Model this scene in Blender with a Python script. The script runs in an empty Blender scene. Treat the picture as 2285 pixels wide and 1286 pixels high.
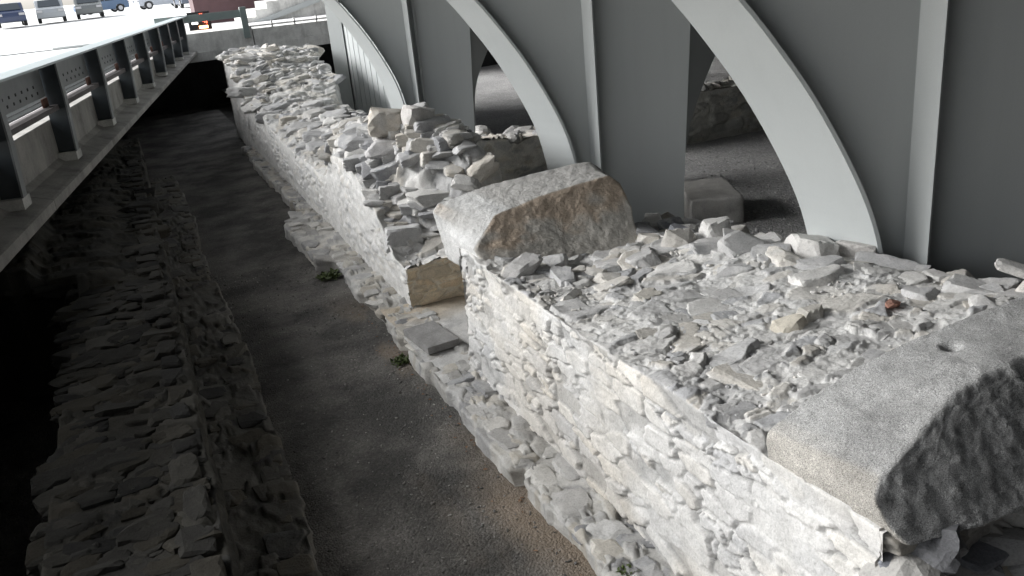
import bpy, bmesh, math, random
import numpy as np
from mathutils import Matrix, Vector

# ------------------------------------------------------------------ camera, light, exposure
S = bpy.context.scene
COL = S.collection
R = math.radians
CAM_H = 3.65
F_PX, W_PX = 1940.0, 2285.0
_d = np.array([1650 - 1142.5, 5800 - 643.0, F_PX]); _d /= np.linalg.norm(_d)
_vx = 240.0
_vy = 643.0 - (F_PX**2 + (_vx - 1142.5) * (1650 - 1142.5)) / (5800 - 643.0)
_Y = np.array([_vx - 1142.5, _vy - 643.0, F_PX]); _Y /= np.linalg.norm(_Y)
_U = -_d
_X = np.cross(_Y, _U)
_R = np.array([_X, _Y, _U])
cam = bpy.data.cameras.new('camera')
cam.sensor_width = 36.0
cam.lens = F_PX / W_PX * 36.0
cam.clip_start = 0.05
cam.clip_end = 5000
cam_o = bpy.data.objects.new('camera', cam)
COL.objects.link(cam_o)
m = Matrix.Identity(4)
for r in range(3):
    m[r][0], m[r][1], m[r][2] = _R[r, 0], -_R[r, 1], -_R[r, 2]
m[2][3] = CAM_H
cam_o.matrix_world = m
S.camera = cam_o

SUN_EL, SUN_AZ = 31.0, 300.0       # degrees; azimuth is the compass direction the light comes from (+Y = 0, +X = 90)
world = bpy.data.worlds.new('World')
S.world = world
world.use_nodes = True
wn = world.node_tree
bg = wn.nodes['Background']
sky = wn.nodes.new('ShaderNodeTexSky')
sky.sky_type = 'NISHITA'
sky.sun_disc = False
sky.sun_elevation = R(SUN_EL)
sky.sun_rotation = R(SUN_AZ)
sky.air_density = 1.2
sky.dust_density = 2.0
sky.ozone_density = 0.6
hsv = wn.nodes.new('ShaderNodeHueSaturation')
hsv.inputs['Saturation'].default_value = 0.22      # an overcast, nearly white sky
wn.links.new(sky.outputs[0], hsv.inputs['Color'])
wn.links.new(hsv.outputs[0], bg.inputs['Color'])
bg.inputs['Strength'].default_value = 0.10
sun = bpy.data.lights.new('sun', 'SUN')
sun.energy = 2.1
sun.angle = R(34)
sun.color = (1.0, 1.0, 1.0)
sun_o = bpy.data.objects.new('sun', sun)
COL.objects.link(sun_o)
_v = Vector((math.sin(R(SUN_AZ)) * math.cos(R(SUN_EL)), math.cos(R(SUN_AZ)) * math.cos(R(SUN_EL)), math.sin(R(SUN_EL))))
sun_o.rotation_euler = _v.to_track_quat('Z', 'Y').to_euler()
S.view_settings.view_transform = 'Standard'
S.view_settings.look = 'None'
S.view_settings.exposure = 1.6
S.view_settings.gamma = 1.0
S.cycles.max_bounces = 6
S.cycles.diffuse_bounces = 4
S.cycles.caustics_reflective = False
S.cycles.caustics_refractive = False

# ------------------------------------------------------------------ numpy noise
def _h(i, j, k, s):
    n = (i.astype(np.int64) * 374761393 + j.astype(np.int64) * 668265263 + k.astype(np.int64) * 2147483647 + s * 974634777) & 0xFFFFFFFF
    n = ((n ^ (n >> 13)) * 1274126177) & 0xFFFFFFFF
    n = ((n ^ (n >> 16)) * 2246822519) & 0xFFFFFFFF
    n = n ^ (n >> 15)
    return (n & 0xFFFFFF) / float(0xFFFFFF)

def vnoise(x, y, z=None, seed=0):
    x = np.asarray(x, float); y = np.asarray(y, float)
    z = np.zeros_like(x) if z is None else np.asarray(z, float)
    xi, yi, zi = np.floor(x), np.floor(y), np.floor(z)
    fx, fy, fz = x - xi, y - yi, z - zi
    fx = fx * fx * (3 - 2 * fx); fy = fy * fy * (3 - 2 * fy); fz = fz * fz * (3 - 2 * fz)
    out = 0
    for a in (0, 1):
        for b in (0, 1):
            for c in (0, 1):
                w = (fx if a else 1 - fx) * (fy if b else 1 - fy) * (fz if c else 1 - fz)
                out = out + w * _h(xi + a, yi + b, zi + c, seed)
    return out * 2 - 1

def fbm(x, y, z=None, seed=0, octv=4, gain=0.5):
    o, a, t = 0, 1.0, 0
    for k in range(octv):
        f = 2.03 ** k
        o = o + a * vnoise(np.asarray(x) * f, np.asarray(y) * f, None if z is None else np.asarray(z) * f, seed + 17 * k)
        t += a; a *= gain
    return o / t

def voro(u, v, seed=0, jit=0.85, cheb=0.55):
    """nearest cells of a jittered lattice: border distance, four randoms per cell, offset to the cell centre"""
    ui, vi = np.floor(u), np.floor(v)
    F1 = np.full(u.shape, 9.0); F2 = np.full(u.shape, 9.0)
    C1 = np.zeros(u.shape); C2 = np.zeros(u.shape); DX = np.zeros(u.shape); DY = np.zeros(u.shape)
    zero = np.zeros(u.shape)
    for a in (-1, 0, 1):
        for b in (-1, 0, 1):
            ci, cj = ui + a, vi + b
            px = ci + 0.5 + jit * (_h(ci, cj, zero, seed) - 0.5)
            py = cj + 0.5 + jit * (_h(ci, cj, zero, seed + 1) - 0.5)
            dx, dy = u - px, v - py
            ax, ay = np.abs(dx), np.abs(dy)
            d = cheb * np.maximum(ax, ay) + (1 - cheb) * np.sqrt(dx * dx + dy * dy)
            near = d < F1
            F2 = np.where(near, F1, np.minimum(F2, d))
            F1 = np.where(near, d, F1)
            C1 = np.where(near, ci, C1); C2 = np.where(near, cj, C2)
            DX = np.where(near, dx, DX); DY = np.where(near, dy, DY)
    rnd = [_h(C1, C2, zero, seed + 10 + k) for k in range(5)]
    return F2 - F1, rnd, DX, DY

def sstep(a, b, x):
    t = np.clip((x - a) / (b - a), 0, 1)
    return t * t * (3 - 2 * t)

def stones(u, v, cw, ch, seed, gap=0.10, amp=0.02, tilt=0.06, big=0.35, cheb=0.55, bury=0.0, sharp=0.35):
    """height field of rubble stones in mortar: returns height, stone mask, cell randoms"""
    wu = u + 0.35 * cw * fbm(u / cw * 0.9, v / ch * 0.9, seed=seed + 3, octv=3)
    wv = v + 0.35 * ch * fbm(u / cw * 0.9, v / ch * 0.9, seed=seed + 5, octv=3)
    b1, r1, dx1, dy1 = voro(wu / cw, wv / ch, seed, 0.85, cheb)
    b2, r2, dx2, dy2 = voro(wu / cw * 2.1 + 7.3, wv / ch * 1.9 + 3.1, seed + 50, 0.85, cheb)
    use2 = r1[4] < big
    b = np.where(use2, np.minimum(b2, b1 * 2.0), b1)
    rr = [np.where(use2, p, q) for p, q in zip(r2, r1)]
    dx = np.where(use2, dx2 / 2.1, dx1) * cw
    dy = np.where(use2, dy2 / 1.9, dy1) * ch
    edge = gap * (0.55 + 0.9 * rr[3])
    mask = sstep(edge * sharp, edge, b)
    h = amp * (rr[0] * 1.3 - 0.35) + tilt * ((rr[1] - 0.5) * dx / 0.5 + (rr[2] - 0.5) * dy / 0.5)
    h = np.where(rr[0] < bury, amp * -0.2, h)
    mask = np.where(rr[0] < bury, mask * 0.35, mask)
    return h * mask, mask, rr

# ------------------------------------------------------------------ object helpers
def link(o, parent=None):
    COL.objects.link(o)
    if parent is not None:
        o.parent = parent
        o.matrix_parent_inverse = parent.matrix_world.inverted() if False else Matrix.Identity(4)
    return o

def tag(o, label=None, cat=None, group=None, kind=None):
    if label: o['label'] = label
    if cat: o['category'] = cat
    if group: o['group'] = group
    if kind: o['kind'] = kind
    return o

def empty(name, loc=(0, 0, 0), rz=0.0):
    o = bpy.data.objects.new(name, None)
    o.empty_display_size = 0.2
    o.location = loc
    o.rotation_euler = (0, 0, rz)
    return link(o)

def mesh_np(name, V, Fc, mat=None, parent=None, col=None, smooth=True):
    V = np.asarray(V, np.float32).reshape(-1, 3)
    Fc = np.asarray(Fc, np.int32)
    me = bpy.data.meshes.new(name)
    k = Fc.shape[1]
    me.vertices.add(len(V)); me.vertices.foreach_set('co', V.ravel())
    me.loops.add(Fc.size); me.loops.foreach_set('vertex_index', Fc.ravel())
    me.polygons.add(len(Fc)); me.polygons.foreach_set('loop_start', np.arange(0, Fc.size, k, dtype=np.int32))
    me.update(calc_edges=True)
    me.validate()
    if smooth is not None:
        me.polygons.foreach_set('use_smooth', np.full(len(me.polygons), bool(smooth)))
    if col is not None:
        a = me.color_attributes.new('Col', 'FLOAT_COLOR', 'POINT')
        c = np.ones((len(V), 4), np.float32); c[:, :3] = np.asarray(col).reshape(-1, 3)
        a.data.foreach_set('color', c.ravel())
    if mat: me.materials.append(mat)
    o = bpy.data.objects.new(name, me)
    return link(o, parent)

def grid_faces(n, mm):
    i, j = np.meshgrid(np.arange(n - 1), np.arange(mm - 1), indexing='ij')
    a = (i * mm + j).ravel()
    return np.stack([a, a + 1, a + mm + 1, a + mm], 1)

def grid_normals(P):
    du = np.gradient(P, axis=0); dv = np.gradient(P, axis=1)
    n = np.cross(du, dv)
    l = np.linalg.norm(n, axis=2, keepdims=True)
    return n / np.maximum(l, 1e-9)

class MB:
    """collects boxes, bars and prisms into ONE mesh"""
    def __init__(s): s.v = []; s.f = []
    def add(s, vs, fs):
        b = len(s.v); s.v += [tuple(v) for v in vs]; s.f += [tuple(b + i for i in f) for f in fs]; return s
    def box(s, x0, x1, y0, y1, z0, z1, M=None):
        vs = [Vector((x, y, z)) for z in (z0, z1) for y in (y0, y1) for x in (x0, x1)]
        if M is not None: vs = [M @ v for v in vs]
        return s.add(vs, [(0, 2, 3, 1), (4, 5, 7, 6), (0, 1, 5, 4), (2, 6, 7, 3), (0, 4, 6, 2), (1, 3, 7, 5)])
    def prism(s, poly, ext, o=(0, 0, 0)):
        """closed polygon of 3D points extruded by vector ext"""
        n = len(poly); e = Vector(ext)
        a = [Vector(p) for p in poly]; b = [p + e for p in a]
        fs = [tuple(range(n))[::-1], tuple(range(n, 2 * n))] + [(i, (i + 1) % n, n + (i + 1) % n, n + i) for i in range(n)]
        return s.add(a + b, fs)
    def build(s, name, mat, parent=None, bevel=0.0, smooth=False):
        me = bpy.data.meshes.new(name)
        me.from_pydata([tuple(v) for v in s.v], [], s.f)
        bm = bmesh.new(); bm.from_mesh(me)
        bmesh.ops.recalc_face_normals(bm, faces=bm.faces)
        if bevel > 0:
            bmesh.ops.bevel(bm, geom=list(bm.edges), offset=bevel, segments=2, affect='EDGES', profile=0.5, clamp_overlap=True)
        bm.to_mesh(me); bm.free()
        if smooth: me.polygons.foreach_set('use_smooth', [True] * len(me.polygons))
        if mat: me.materials.append(mat)
        return link(bpy.data.objects.new(name, me), parent)

# ------------------------------------------------------------------ materials
def new_mat(name):
    mt = bpy.data.materials.new(name); mt.use_nodes = True
    nt = mt.node_tree
    return mt, nt, nt.nodes['Principled BSDF']

def N(nt, t, **k):
    n = nt.nodes.new(t)
    for a, v in k.items():
        if a in n.inputs: n.inputs[a].default_value = v
        else: setattr(n, a, v)
    return n

def noise_node(nt, scale, detail=6, rough=0.6, vec=None):
    n = N(nt, 'ShaderNodeTexNoise')
    n.inputs['Scale'].default_value = scale; n.inputs['Detail'].default_value = detail; n.inputs['Roughness'].default_value = rough
    if vec is not None: nt.links.new(vec, n.inputs['Vector'])
    return n

def ramp(nt, fac, stops):
    r = N(nt, 'ShaderNodeValToRGB')
    el = r.color_ramp.elements
    while len(el) < len(stops): el.new(0.5)
    for e, (p, c) in zip(el, stops):
        e.position = p; e.color = (c[0], c[1], c[2], 1) if isinstance(c, (tuple, list)) else (c, c, c, 1)
    nt.links.new(fac, r.inputs[0])
    return r

def mixc(nt, a, b, fac, mode='MULTIPLY'):
    x = N(nt, 'ShaderNodeMix'); x.data_type = 'RGBA'; x.blend_type = mode
    if isinstance(fac, (int, float)): x.inputs[0].default_value = fac
    else: nt.links.new(fac, x.inputs[0])
    for sock, val in ((x.inputs[6], a), (x.inputs[7], b)):
        if isinstance(val, tuple): sock.default_value = (*val, 1)
        else: nt.links.new(val, sock)
    return x.outputs[2]

def rock_mat(name, base=None, grain=90, bump=0.6, dist=0.006, speck=0.0, var=(0.72, 1.18), rough=0.92, stain=None):
    """stone: colour from the vertex tint (or base), mottled by noise, fine grain in the bump"""
    mt, nt, p = new_mat(name)
    tc = N(nt, 'ShaderNodeTexCoord'); ob = tc.outputs['Object']
    if base is None:
        at = N(nt, 'ShaderNodeAttribute'); at.attribute_name = 'Col'; c = at.outputs['Color']
    else:
        rg = N(nt, 'ShaderNodeRGB'); rg.outputs[0].default_value = (*base, 1); c = rg.outputs[0]
    n1 = noise_node(nt, 7, 8, 0.65, ob)
    c = mixc(nt, c, ramp(nt, n1.outputs['Fac'], [(0.3, var[0]), (0.7, var[1])]).outputs[0], 1.0)
    n2 = noise_node(nt, grain, 4, 0.7, ob)
    c = mixc(nt, c, ramp(nt, n2.outputs['Fac'], [(0.32, 0.70), (0.5, 1.0), (0.75, 1.12)]).outputs[0], 0.75)
    if stain:
        n4 = noise_node(nt, stain[1], 5, 0.6, ob)
        c = mixc(nt, c, stain[0], ramp(nt, n4.outputs['Fac'], [(0.46, 0.0), (0.66, 0.8)]).outputs[0], 'MIX')
    if speck > 0:
        n3 = noise_node(nt, 210, 2, 0.8, ob)
        c = mixc(nt, c, ramp(nt, n3.outputs['Fac'], [(0.34, 0.32), (0.46, 0.82), (0.55, 1.02), (0.70, 1.5)]).outputs[0], speck)
    nt.links.new(c, p.inputs['Base Color'])
    p.inputs['Roughness'].default_value = rough
    p.inputs['Specular IOR Level'].default_value = 0.2
    b1 = N(nt, 'ShaderNodeBump'); b1.inputs['Strength'].default_value = bump; b1.inputs['Distance'].default_value = dist
    b2 = N(nt, 'ShaderNodeBump'); b2.inputs['Strength'].default_value = bump; b2.inputs['Distance'].default_value = dist * 2.5
    nb = noise_node(nt, grain * 0.35, 6, 0.7, ob)
    nt.links.new(nb.outputs['Fac'], b2.inputs['Height'])
    nt.links.new(n2.outputs['Fac'], b1.inputs['Height'])
    nt.links.new(b2.outputs[0], b1.inputs['Normal'])
    nt.links.new(b1.outputs[0], p.inputs['Normal'])
    return mt

def paint_mat(name, col, rough=0.5, metal=0.0, var=0.10, scale=3.0, spec=0.4, bump=0.0):
    mt, nt, p = new_mat(name)
    tc = N(nt, 'ShaderNodeTexCoord')
    n = noise_node(nt, scale, 6, 0.6, tc.outputs['Object'])
    rr = ramp(nt, n.outputs['Fac'], [(0.3, 1 - var), (0.7, 1 + var * 0.5)])
    nt.links.new(mixc(nt, col, rr.outputs[0], 1.0), p.inputs['Base Color'])
    p.inputs['Roughness'].default_value = rough; p.inputs['Metallic'].default_value = metal
    p.inputs['Specular IOR Level'].default_value = spec
    if bump:
        b = N(nt, 'ShaderNodeBump'); b.inputs['Strength'].default_value = bump; b.inputs['Distance'].default_value = 0.004
        n2 = noise_node(nt, 120, 4, 0.6, tc.outputs['Object'])
        nt.links.new(n2.outputs['Fac'], b.inputs['Height']); nt.links.new(b.outputs[0], p.inputs['Normal'])
    return mt

def concrete_mat(name, col, streak=True):
    mt, nt, p = new_mat(name)
    tc = N(nt, 'ShaderNodeTexCoord'); ob = tc.outputs['Object']
    n1 = noise_node(nt, 2.2, 8, 0.65, ob)
    c = mixc(nt, col, ramp(nt, n1.outputs['Fac'], [(0.28, 0.62), (0.5, 0.95), (0.72, 1.15)]).outputs[0], 1.0)
    mp = N(nt, 'ShaderNodeMapping'); mp.inputs['Scale'].default_value = (2.2, 2.2, 0.5)
    nt.links.new(ob, mp.inputs['Vector'])
    n2 = noise_node(nt, 1.0, 6, 0.7, mp.outputs[0])
    c = mixc(nt, c, ramp(nt, n2.outputs['Fac'], [(0.36, 0.66), (0.52, 1.0), (0.75, 1.05)]).outputs[0], 0.75)
    n3 = noise_node(nt, 40, 5, 0.7, ob)
    c = mixc(nt, c, ramp(nt, n3.outputs['Fac'], [(0.3, 0.82), (0.6, 1.05)]).outputs[0], 0.8)
    nt.links.new(c, p.inputs['Base Color'])
    p.inputs['Roughness'].default_value = 0.9; p.inputs['Specular IOR Level'].default_value = 0.2
    b = N(nt, 'ShaderNodeBump'); b.inputs['Strength'].default_value = 0.4; b.inputs['Distance'].default_value = 0.008
    nt.links.new(n3.outputs['Fac'], b.inputs['Height']); nt.links.new(b.outputs[0], p.inputs['Normal'])
    return mt

def emit_mat(name, col, strength):
    mt, nt, p = new_mat(name)
    p.inputs['Base Color'].default_value = (*col, 1)
    p.inputs['Emission Color'].default_value = (*col, 1)
    p.inputs['Emission Strength'].default_value = strength
    return mt

def gravel_mat(name, c0, c1, sand=None, scale=55.0, bump=1.0):
    mt, nt, p = new_mat(name)
    tc = N(nt, 'ShaderNodeTexCoord'); ob = tc.outputs['Object']
    v = N(nt, 'ShaderNodeTexVoronoi'); v.inputs['Scale'].default_value = scale
    nt.links.new(ob, v.inputs['Vector'])
    sep = N(nt, 'ShaderNodeSeparateColor'); nt.links.new(v.outputs['Color'], sep.inputs[0])
    peb = ramp(nt, sep.outputs[0], [(0.0, 0.6), (0.5, 0.95), (0.92, 1.2), (1.0, 1.7)])
    n1 = noise_node(nt, 1.1, 7, 0.62, ob)
    base = mixc(nt, c0, c1, ramp(nt, n1.outputs['Fac'], [(0.40, 0.0), (0.64, 1.0)]).outputs[0], 'MIX')
    c = mixc(nt, base, peb.outputs[0], 0.6)
    n2 = noise_node(nt, 140, 3, 0.7, ob)
    c = mixc(nt, c, ramp(nt, n2.outputs['Fac'], [(0.3, 0.6), (0.65, 1.25)]).outputs[0], 0.8)
    if sand:
        at = N(nt, 'ShaderNodeAttribute'); at.attribute_name = 'Col'
        ss = N(nt, 'ShaderNodeSeparateColor'); nt.links.new(at.outputs['Color'], ss.inputs[0])
        c = mixc(nt, c, sand, ss.outputs[0], 'MIX')
    nt.links.new(c, p.inputs['Base Color'])
    p.inputs['Roughness'].default_value = 0.95; p.inputs['Specular IOR Level'].default_value = 0.15
    b = N(nt, 'ShaderNodeBump'); b.inputs['Strength'].default_value = bump; b.inputs['Distance'].default_value = 0.012
    b.invert = True
    nt.links.new(v.outputs['Distance'], b.inputs['Height'])
    b2 = N(nt, 'ShaderNodeBump'); b2.inputs['Strength'].default_value = 0.6; b2.inputs['Distance'].default_value = 0.006
    nt.links.new(n2.outputs['Fac'], b2.inputs['Height']); nt.links.new(b.outputs[0], b2.inputs['Normal'])
    nt.links.new(b2.outputs[0], p.inputs['Normal'])
    return mt

M = {}
M['rubble'] = rock_mat('rubble_limestone', grain=70, bump=0.55, dist=0.006, var=(0.80, 1.12))
M['granite_grey'] = rock_mat('granite_grey', (0.235, 0.235, 0.24), grain=130, bump=0.9, dist=0.006, speck=0.85, var=(0.75, 1.2))
M['granite_tan'] = rock_mat('granite_tan', grain=60, bump=0.9, dist=0.008, speck=0.25, var=(0.78, 1.15))
M['slate'] = rock_mat('slab_slate', (0.30, 0.295, 0.29), grain=60, bump=0.35, dist=0.004)
M['brick_red'] = rock_mat('brick_red', (0.36, 0.20, 0.155), grain=90, bump=0.4)
M['dark_slate'] = rock_mat('dark_slate', (0.075, 0.085, 0.11), grain=60, bump=0.4)
M['steel_grey'] = paint_mat('grey_painted_steel', (0.50, 0.525, 0.525), rough=0.5, var=0.02, scale=0.5)
_nt = M['steel_grey'].node_tree; _p = _nt.nodes['Principled BSDF']; _old = _p.inputs['Base Color'].links[0].from_socket
_tc = N(_nt, 'ShaderNodeTexCoord'); _mp = N(_nt, 'ShaderNodeMapping'); _mp.inputs['Scale'].default_value = (7.0, 7.0, 0.35)
_nt.links.new(_tc.outputs['Object'], _mp.inputs['Vector'])
_sn = noise_node(_nt, 1.0, 6, 0.65, _mp.outputs[0])
_c = mixc(_nt, _old, ramp(_nt, _sn.outputs['Fac'], [(0.30, 0.92), (0.5, 1.0), (0.8, 1.02)]).outputs[0], 0.35)
_fn = noise_node(_nt, 260, 3, 0.8, _tc.outputs['Object'])
_c = mixc(_nt, _c, ramp(_nt, _fn.outputs['Fac'], [(0.3, 0.88), (0.7, 1.08)]).outputs[0], 0.8)
_nt.links.new(_c, _p.inputs['Base Color'])
M['steel_web'] = M['steel_grey']
M['steel_dark'] = paint_mat('dark_painted_steel', (0.06, 0.07, 0.078), rough=0.45, var=0.2, scale=5)
M['steel_panel'] = paint_mat('grey_railing_panel', (0.27, 0.285, 0.29), rough=0.5, var=0.12, scale=5)
M['rail_top'] = paint_mat('pale_handrail', (0.45, 0.50, 0.52), rough=0.35, var=0.08, metal=0.3)
M['plank'] = paint_mat('weathered_plank', (0.17, 0.155, 0.155), rough=0.8, var=0.25, scale=6)
M['rust'] = paint_mat('rusty_bracket', (0.17, 0.085, 0.065), rough=0.8, var=0.3, scale=12)
M['black'] = paint_mat('black_hole', (0.012, 0.013, 0.015), rough=0.8)
M['concrete'] = concrete_mat('stained_concrete', (0.43, 0.42, 0.395))
M['concrete_pale'] = concrete_mat('pale_concrete', (0.72, 0.72, 0.69))
M['white_wall'] = concrete_mat('white_rendered_stair', (0.78, 0.77, 0.74))
M['asphalt'] = paint_mat('street_paving', (0.66, 0.66, 0.65), rough=0.9, var=0.12, scale=0.4, bump=0.3)
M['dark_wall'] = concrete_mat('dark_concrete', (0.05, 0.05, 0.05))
M['ceiling'] = paint_mat('grey_ceiling', (0.07, 0.07, 0.07), rough=0.9)
M['path'] = gravel_mat('path_gravel', (0.085, 0.083, 0.079), (0.21, 0.20, 0.187), (0.33, 0.25, 0.175), 60, 0.9)
M['gravel'] = gravel_mat('court_gravel', (0.32, 0.318, 0.315), (0.40, 0.395, 0.39), None, 40, 1.0)
M['leaf'] = paint_mat('weed_leaf', (0.07, 0.10, 0.025), rough=0.6, var=0.4, scale=30)
M['dry_leaf'] = paint_mat('dry_leaf', (0.26, 0.15, 0.09), rough=0.8, var=0.4, scale=30)
M['red_wall'] = paint_mat('dark_red_paint', (0.11, 0.06, 0.065), rough=0.5, var=0.2)
M['teal'] = paint_mat('grey_green_panel', (0.24, 0.29, 0.28), rough=0.5, var=0.1)
M['tyre'] = paint_mat('tyre_rubber', (0.03, 0.03, 0.03), rough=0.85)
M['rim'] = paint_mat('wheel_rim', (0.5, 0.5, 0.52), rough=0.3, metal=0.8)
M['carglass'] = paint_mat('car_window', (0.04, 0.05, 0.06), rough=0.08, spec=0.6)
M['lamp_red'] = emit_mat('red_lamp', (1.0, 0.10, 0.05), 2.2)
M['lamp_orange'] = emit_mat('orange_lamp', (1.0, 0.42, 0.16), 4.0)
M['lamp_white'] = emit_mat('white_lamp', (1.0, 0.97, 0.9), 2.0)
mt, nt, p = new_mat('railing_glass')
g = N(nt, 'ShaderNodeBsdfTransparent'); g.inputs['Color'].default_value = (0.97, 0.985, 0.985, 1)
gg = N(nt, 'ShaderNodeBsdfGlossy'); gg.inputs['Roughness'].default_value = 0.02
mx = N(nt, 'ShaderNodeMixShader'); mx.inputs[0].default_value = 0.05
nt.links.new(g.outputs[0], mx.inputs[1]); nt.links.new(gg.outputs[0], mx.inputs[2])
nt.links.new(mx.outputs[0], nt.nodes['Material Output'].inputs['Surface'])
M['glass'] = mt

# palette used for vertex tints (albedo of clean stone and lime mortar)
PAL = np.array([[.47, .465, .46], [.56, .55, .53], [.40, .40, .405], [.60, .575, .53], [.52, .49, .44], [.34, .345, .36], [.62, .61, .59], [.50, .50, .50]])
MORTAR = np.array([.60, .595, .58])

def tint(rr, mask, light=0.0, mortar=MORTAR, pal=PAL, mw=0.85):
    idx = np.minimum((rr[1] * len(pal)).astype(int), len(pal) - 1)
    c = pal[idx] * (0.85 + 0.3 * rr[2])[..., None]
    k = (mask * mw)[..., None]
    c = mortar * (1 - k) + c * k
    return c * (1 - light) + np.array([.78, .775, .76]) * light

def tps(pts, sx=1.0, sy=1.0, lam=1e-3):
    pts = np.asarray(pts, float)
    A = pts[:, :2] * np.array([sx, sy]); n = len(A)
    def U(r2): return np.where(r2 > 1e-12, r2 * np.log(np.maximum(r2, 1e-12)) * 0.5, 0)
    K = U(((A[:, None] - A[None]) ** 2).sum(2)) + lam * np.eye(n)
    P_ = np.c_[np.ones(n), A]
    L = np.block([[K, P_], [P_.T, np.zeros((3, 3))]])
    w = np.linalg.solve(L, np.r_[pts[:, 2], 0, 0, 0])
    lo, hi = pts[:, 2].min() - 0.08, pts[:, 2].max() + 0.08
    def f(x, y):
        x = np.asarray(x, float) * sx; y = np.asarray(y, float) * sy
        s = w[n] + w[n + 1] * x + w[n + 2] * y
        for k in range(n):
            s = s + w[k] * U((x - A[k, 0]) ** 2 + (y - A[k, 1]) ** 2)
        return np.clip(s, lo, hi)
    return f

# ------------------------------------------------------------------ loose angular stones
def ico(sub):
    bm = bmesh.new(); bmesh.ops.create_icosphere(bm, subdivisions=sub, radius=1.0)
    V = np.array([v.co[:] for v in bm.verts]); Fc = np.array([[v.index for v in f.verts] for f in bm.faces]); bm.free()
    return V, Fc
ICO = {k: ico(k) for k in (2, 3, 4)}

def rot(rng, flat=1.0, align=None):
    a = rng.uniform(0, 2 * np.pi) if align is None else rng.normal(*align); tx, ty = rng.normal(0, 0.30 * flat, 2)
    ca, sa = np.cos(a), np.sin(a)
    Rz = np.array([[ca, -sa, 0], [sa, ca, 0], [0, 0, 1]])
    Rx = np.array([[1, 0, 0], [0, np.cos(tx), -np.sin(tx)], [0, np.sin(tx), np.cos(tx)]])
    Ry = np.array([[np.cos(ty), 0, np.sin(ty)], [0, 1, 0], [-np.sin(ty), 0, np.cos(ty)]])
    return Rx @ Ry @ Rz

def stone_verts(rng, size, sub=3, rough=0.03, nplanes=9, blocky=0.5):
    """angular rock: the unit ball clipped by random planes, scaled to size, slightly chipped"""
    V, Fc = ICO[sub]
    n = rng.normal(size=(nplanes, 3)); n /= np.linalg.norm(n, axis=1, keepdims=True)
    d = rng.uniform(0.62, 0.95, nplanes)
    ax = np.concatenate([np.eye(3), -np.eye(3)]) + rng.normal(0, 0.13, (6, 3))
    ax /= np.linalg.norm(ax, axis=1, keepdims=True)
    n = np.concatenate([n, ax]); d = np.concatenate([d, np.full(6, 0.62 + 0.2 * (1 - blocky)) * rng.uniform(0.85, 1.15, 6)])
    dot = V @ n.T
    rr = np.where(dot > 0.05, d / np.maximum(dot, 0.05), 9).min(1)
    P = V * np.minimum(rr, 1.25)[:, None]
    o = rng.uniform(0, 99, 3)
    q = P * 2.4 + o
    P = P * (1 + rough * 1.6 * fbm(q[:, 0], q[:, 1], q[:, 2], octv=3))[:, None]
    return P / 0.75 * np.asarray(size) * 0.5, Fc

class Pile:
    def __init__(s): s.V = []; s.F = []; s.C = []; s.n = 0
    def add(s, V, Fc, c):
        s.V.append(V); s.F.append(Fc + s.n); s.n += len(V)
        s.C.append(np.broadcast_to(np.asarray(c), V.shape) if np.ndim(c) == 1 else c)
    def build(s, name, mat, parent=None, smooth=False):
        return mesh_np(name, np.concatenate(s.V), np.concatenate(s.F), mat, parent, np.concatenate(s.C), smooth)

def stone_col(rng, light=0.0, pal=PAL):
    c = pal[rng.integers(len(pal))] * rng.uniform(0.88, 1.15)
    return c * (1 - light) + np.array([.75, .74, .72]) * light

def dusty(V, c, rng):
    """pale mortar dust that stays on a stone in blotches"""
    o = rng.uniform(0, 50, 3); q = V * 9 + o
    k = sstep(0.0, 0.5, fbm(q[:, 0], q[:, 1], q[:, 2], octv=3))[:, None] * 0.6
    return np.asarray(c)[None] * (1 - k) + MORTAR[None] * 1.05 * k

def loose(name, label, cat, loc, size, rz=0.0, tilt=(0, 0), mat=None, seed=1, col=(.5, .49, .47), group=None, sub=3, rough=0.03):
    rng = np.random.default_rng(seed)
    V, Fc = stone_verts(rng, size, sub, rough)
    o = mesh_np(name, V, Fc, mat or M['rubble'], None, dusty(V, col, rng), False)
    o.location = loc; o.rotation_euler = (tilt[0], tilt[1], rz)
    return tag(o, label, cat, group)

# ------------------------------------------------------------------ setting: ground, path, court
def sheet(name, xs, ys, zf, mat, colf=None):
    Xg, Yg = np.meshgrid(xs, ys, indexing='ij')
    P = np.stack([Xg, Yg, zf(Xg, Yg)], 2)
    o = mesh_np(name, P, grid_faces(len(xs), len(ys)), mat, None, colf(Xg, Yg) if colf else None, True)
    return tag(o, kind='structure')

def ygrade(y0, y1, n):
    """samples along the walls, finer near the camera"""
    t = np.linspace(np.log(y0 + 3), np.log(y1 + 3), n)
    return np.exp(t) - 3

def path_z(x, y):
    return (0.008 * fbm(x * 1.1, y * 1.1, seed=4) + 0.007 * sstep(12, 6, y) * fbm(x * 9, y * 9, seed=5, octv=3)
            + 0.05 * sstep(0.5, 0.0, x) * 0 + 0.03 * sstep(1.55, 1.95, x))
def path_col(x, y):
    k = sstep(1.55, 1.95, x + 0.18 * fbm(x * 2.2, y * 2.2, seed=8)) * sstep(7.0, 4.5, y + fbm(x * 2, y * 2, seed=9)) * 0.5
    k = np.clip(k + 0.35 * sstep(0.15, 0.5, fbm(x * 1.6, y * 0.9, seed=31)) * sstep(10.5, 8.5, y) * sstep(1.2, 1.8, x), 0, 1)
    return np.stack([k, k, k], -1)
sheet('path', np.linspace(-0.35, 2.5, 190), ygrade(1.5, 30, 420), path_z, M['path'], path_col)
base = MB(); base.box(-300, 300, -200, 400, -0.6, -0.25)
tag(base.build('ground', M['path']), kind='structure')
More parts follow.
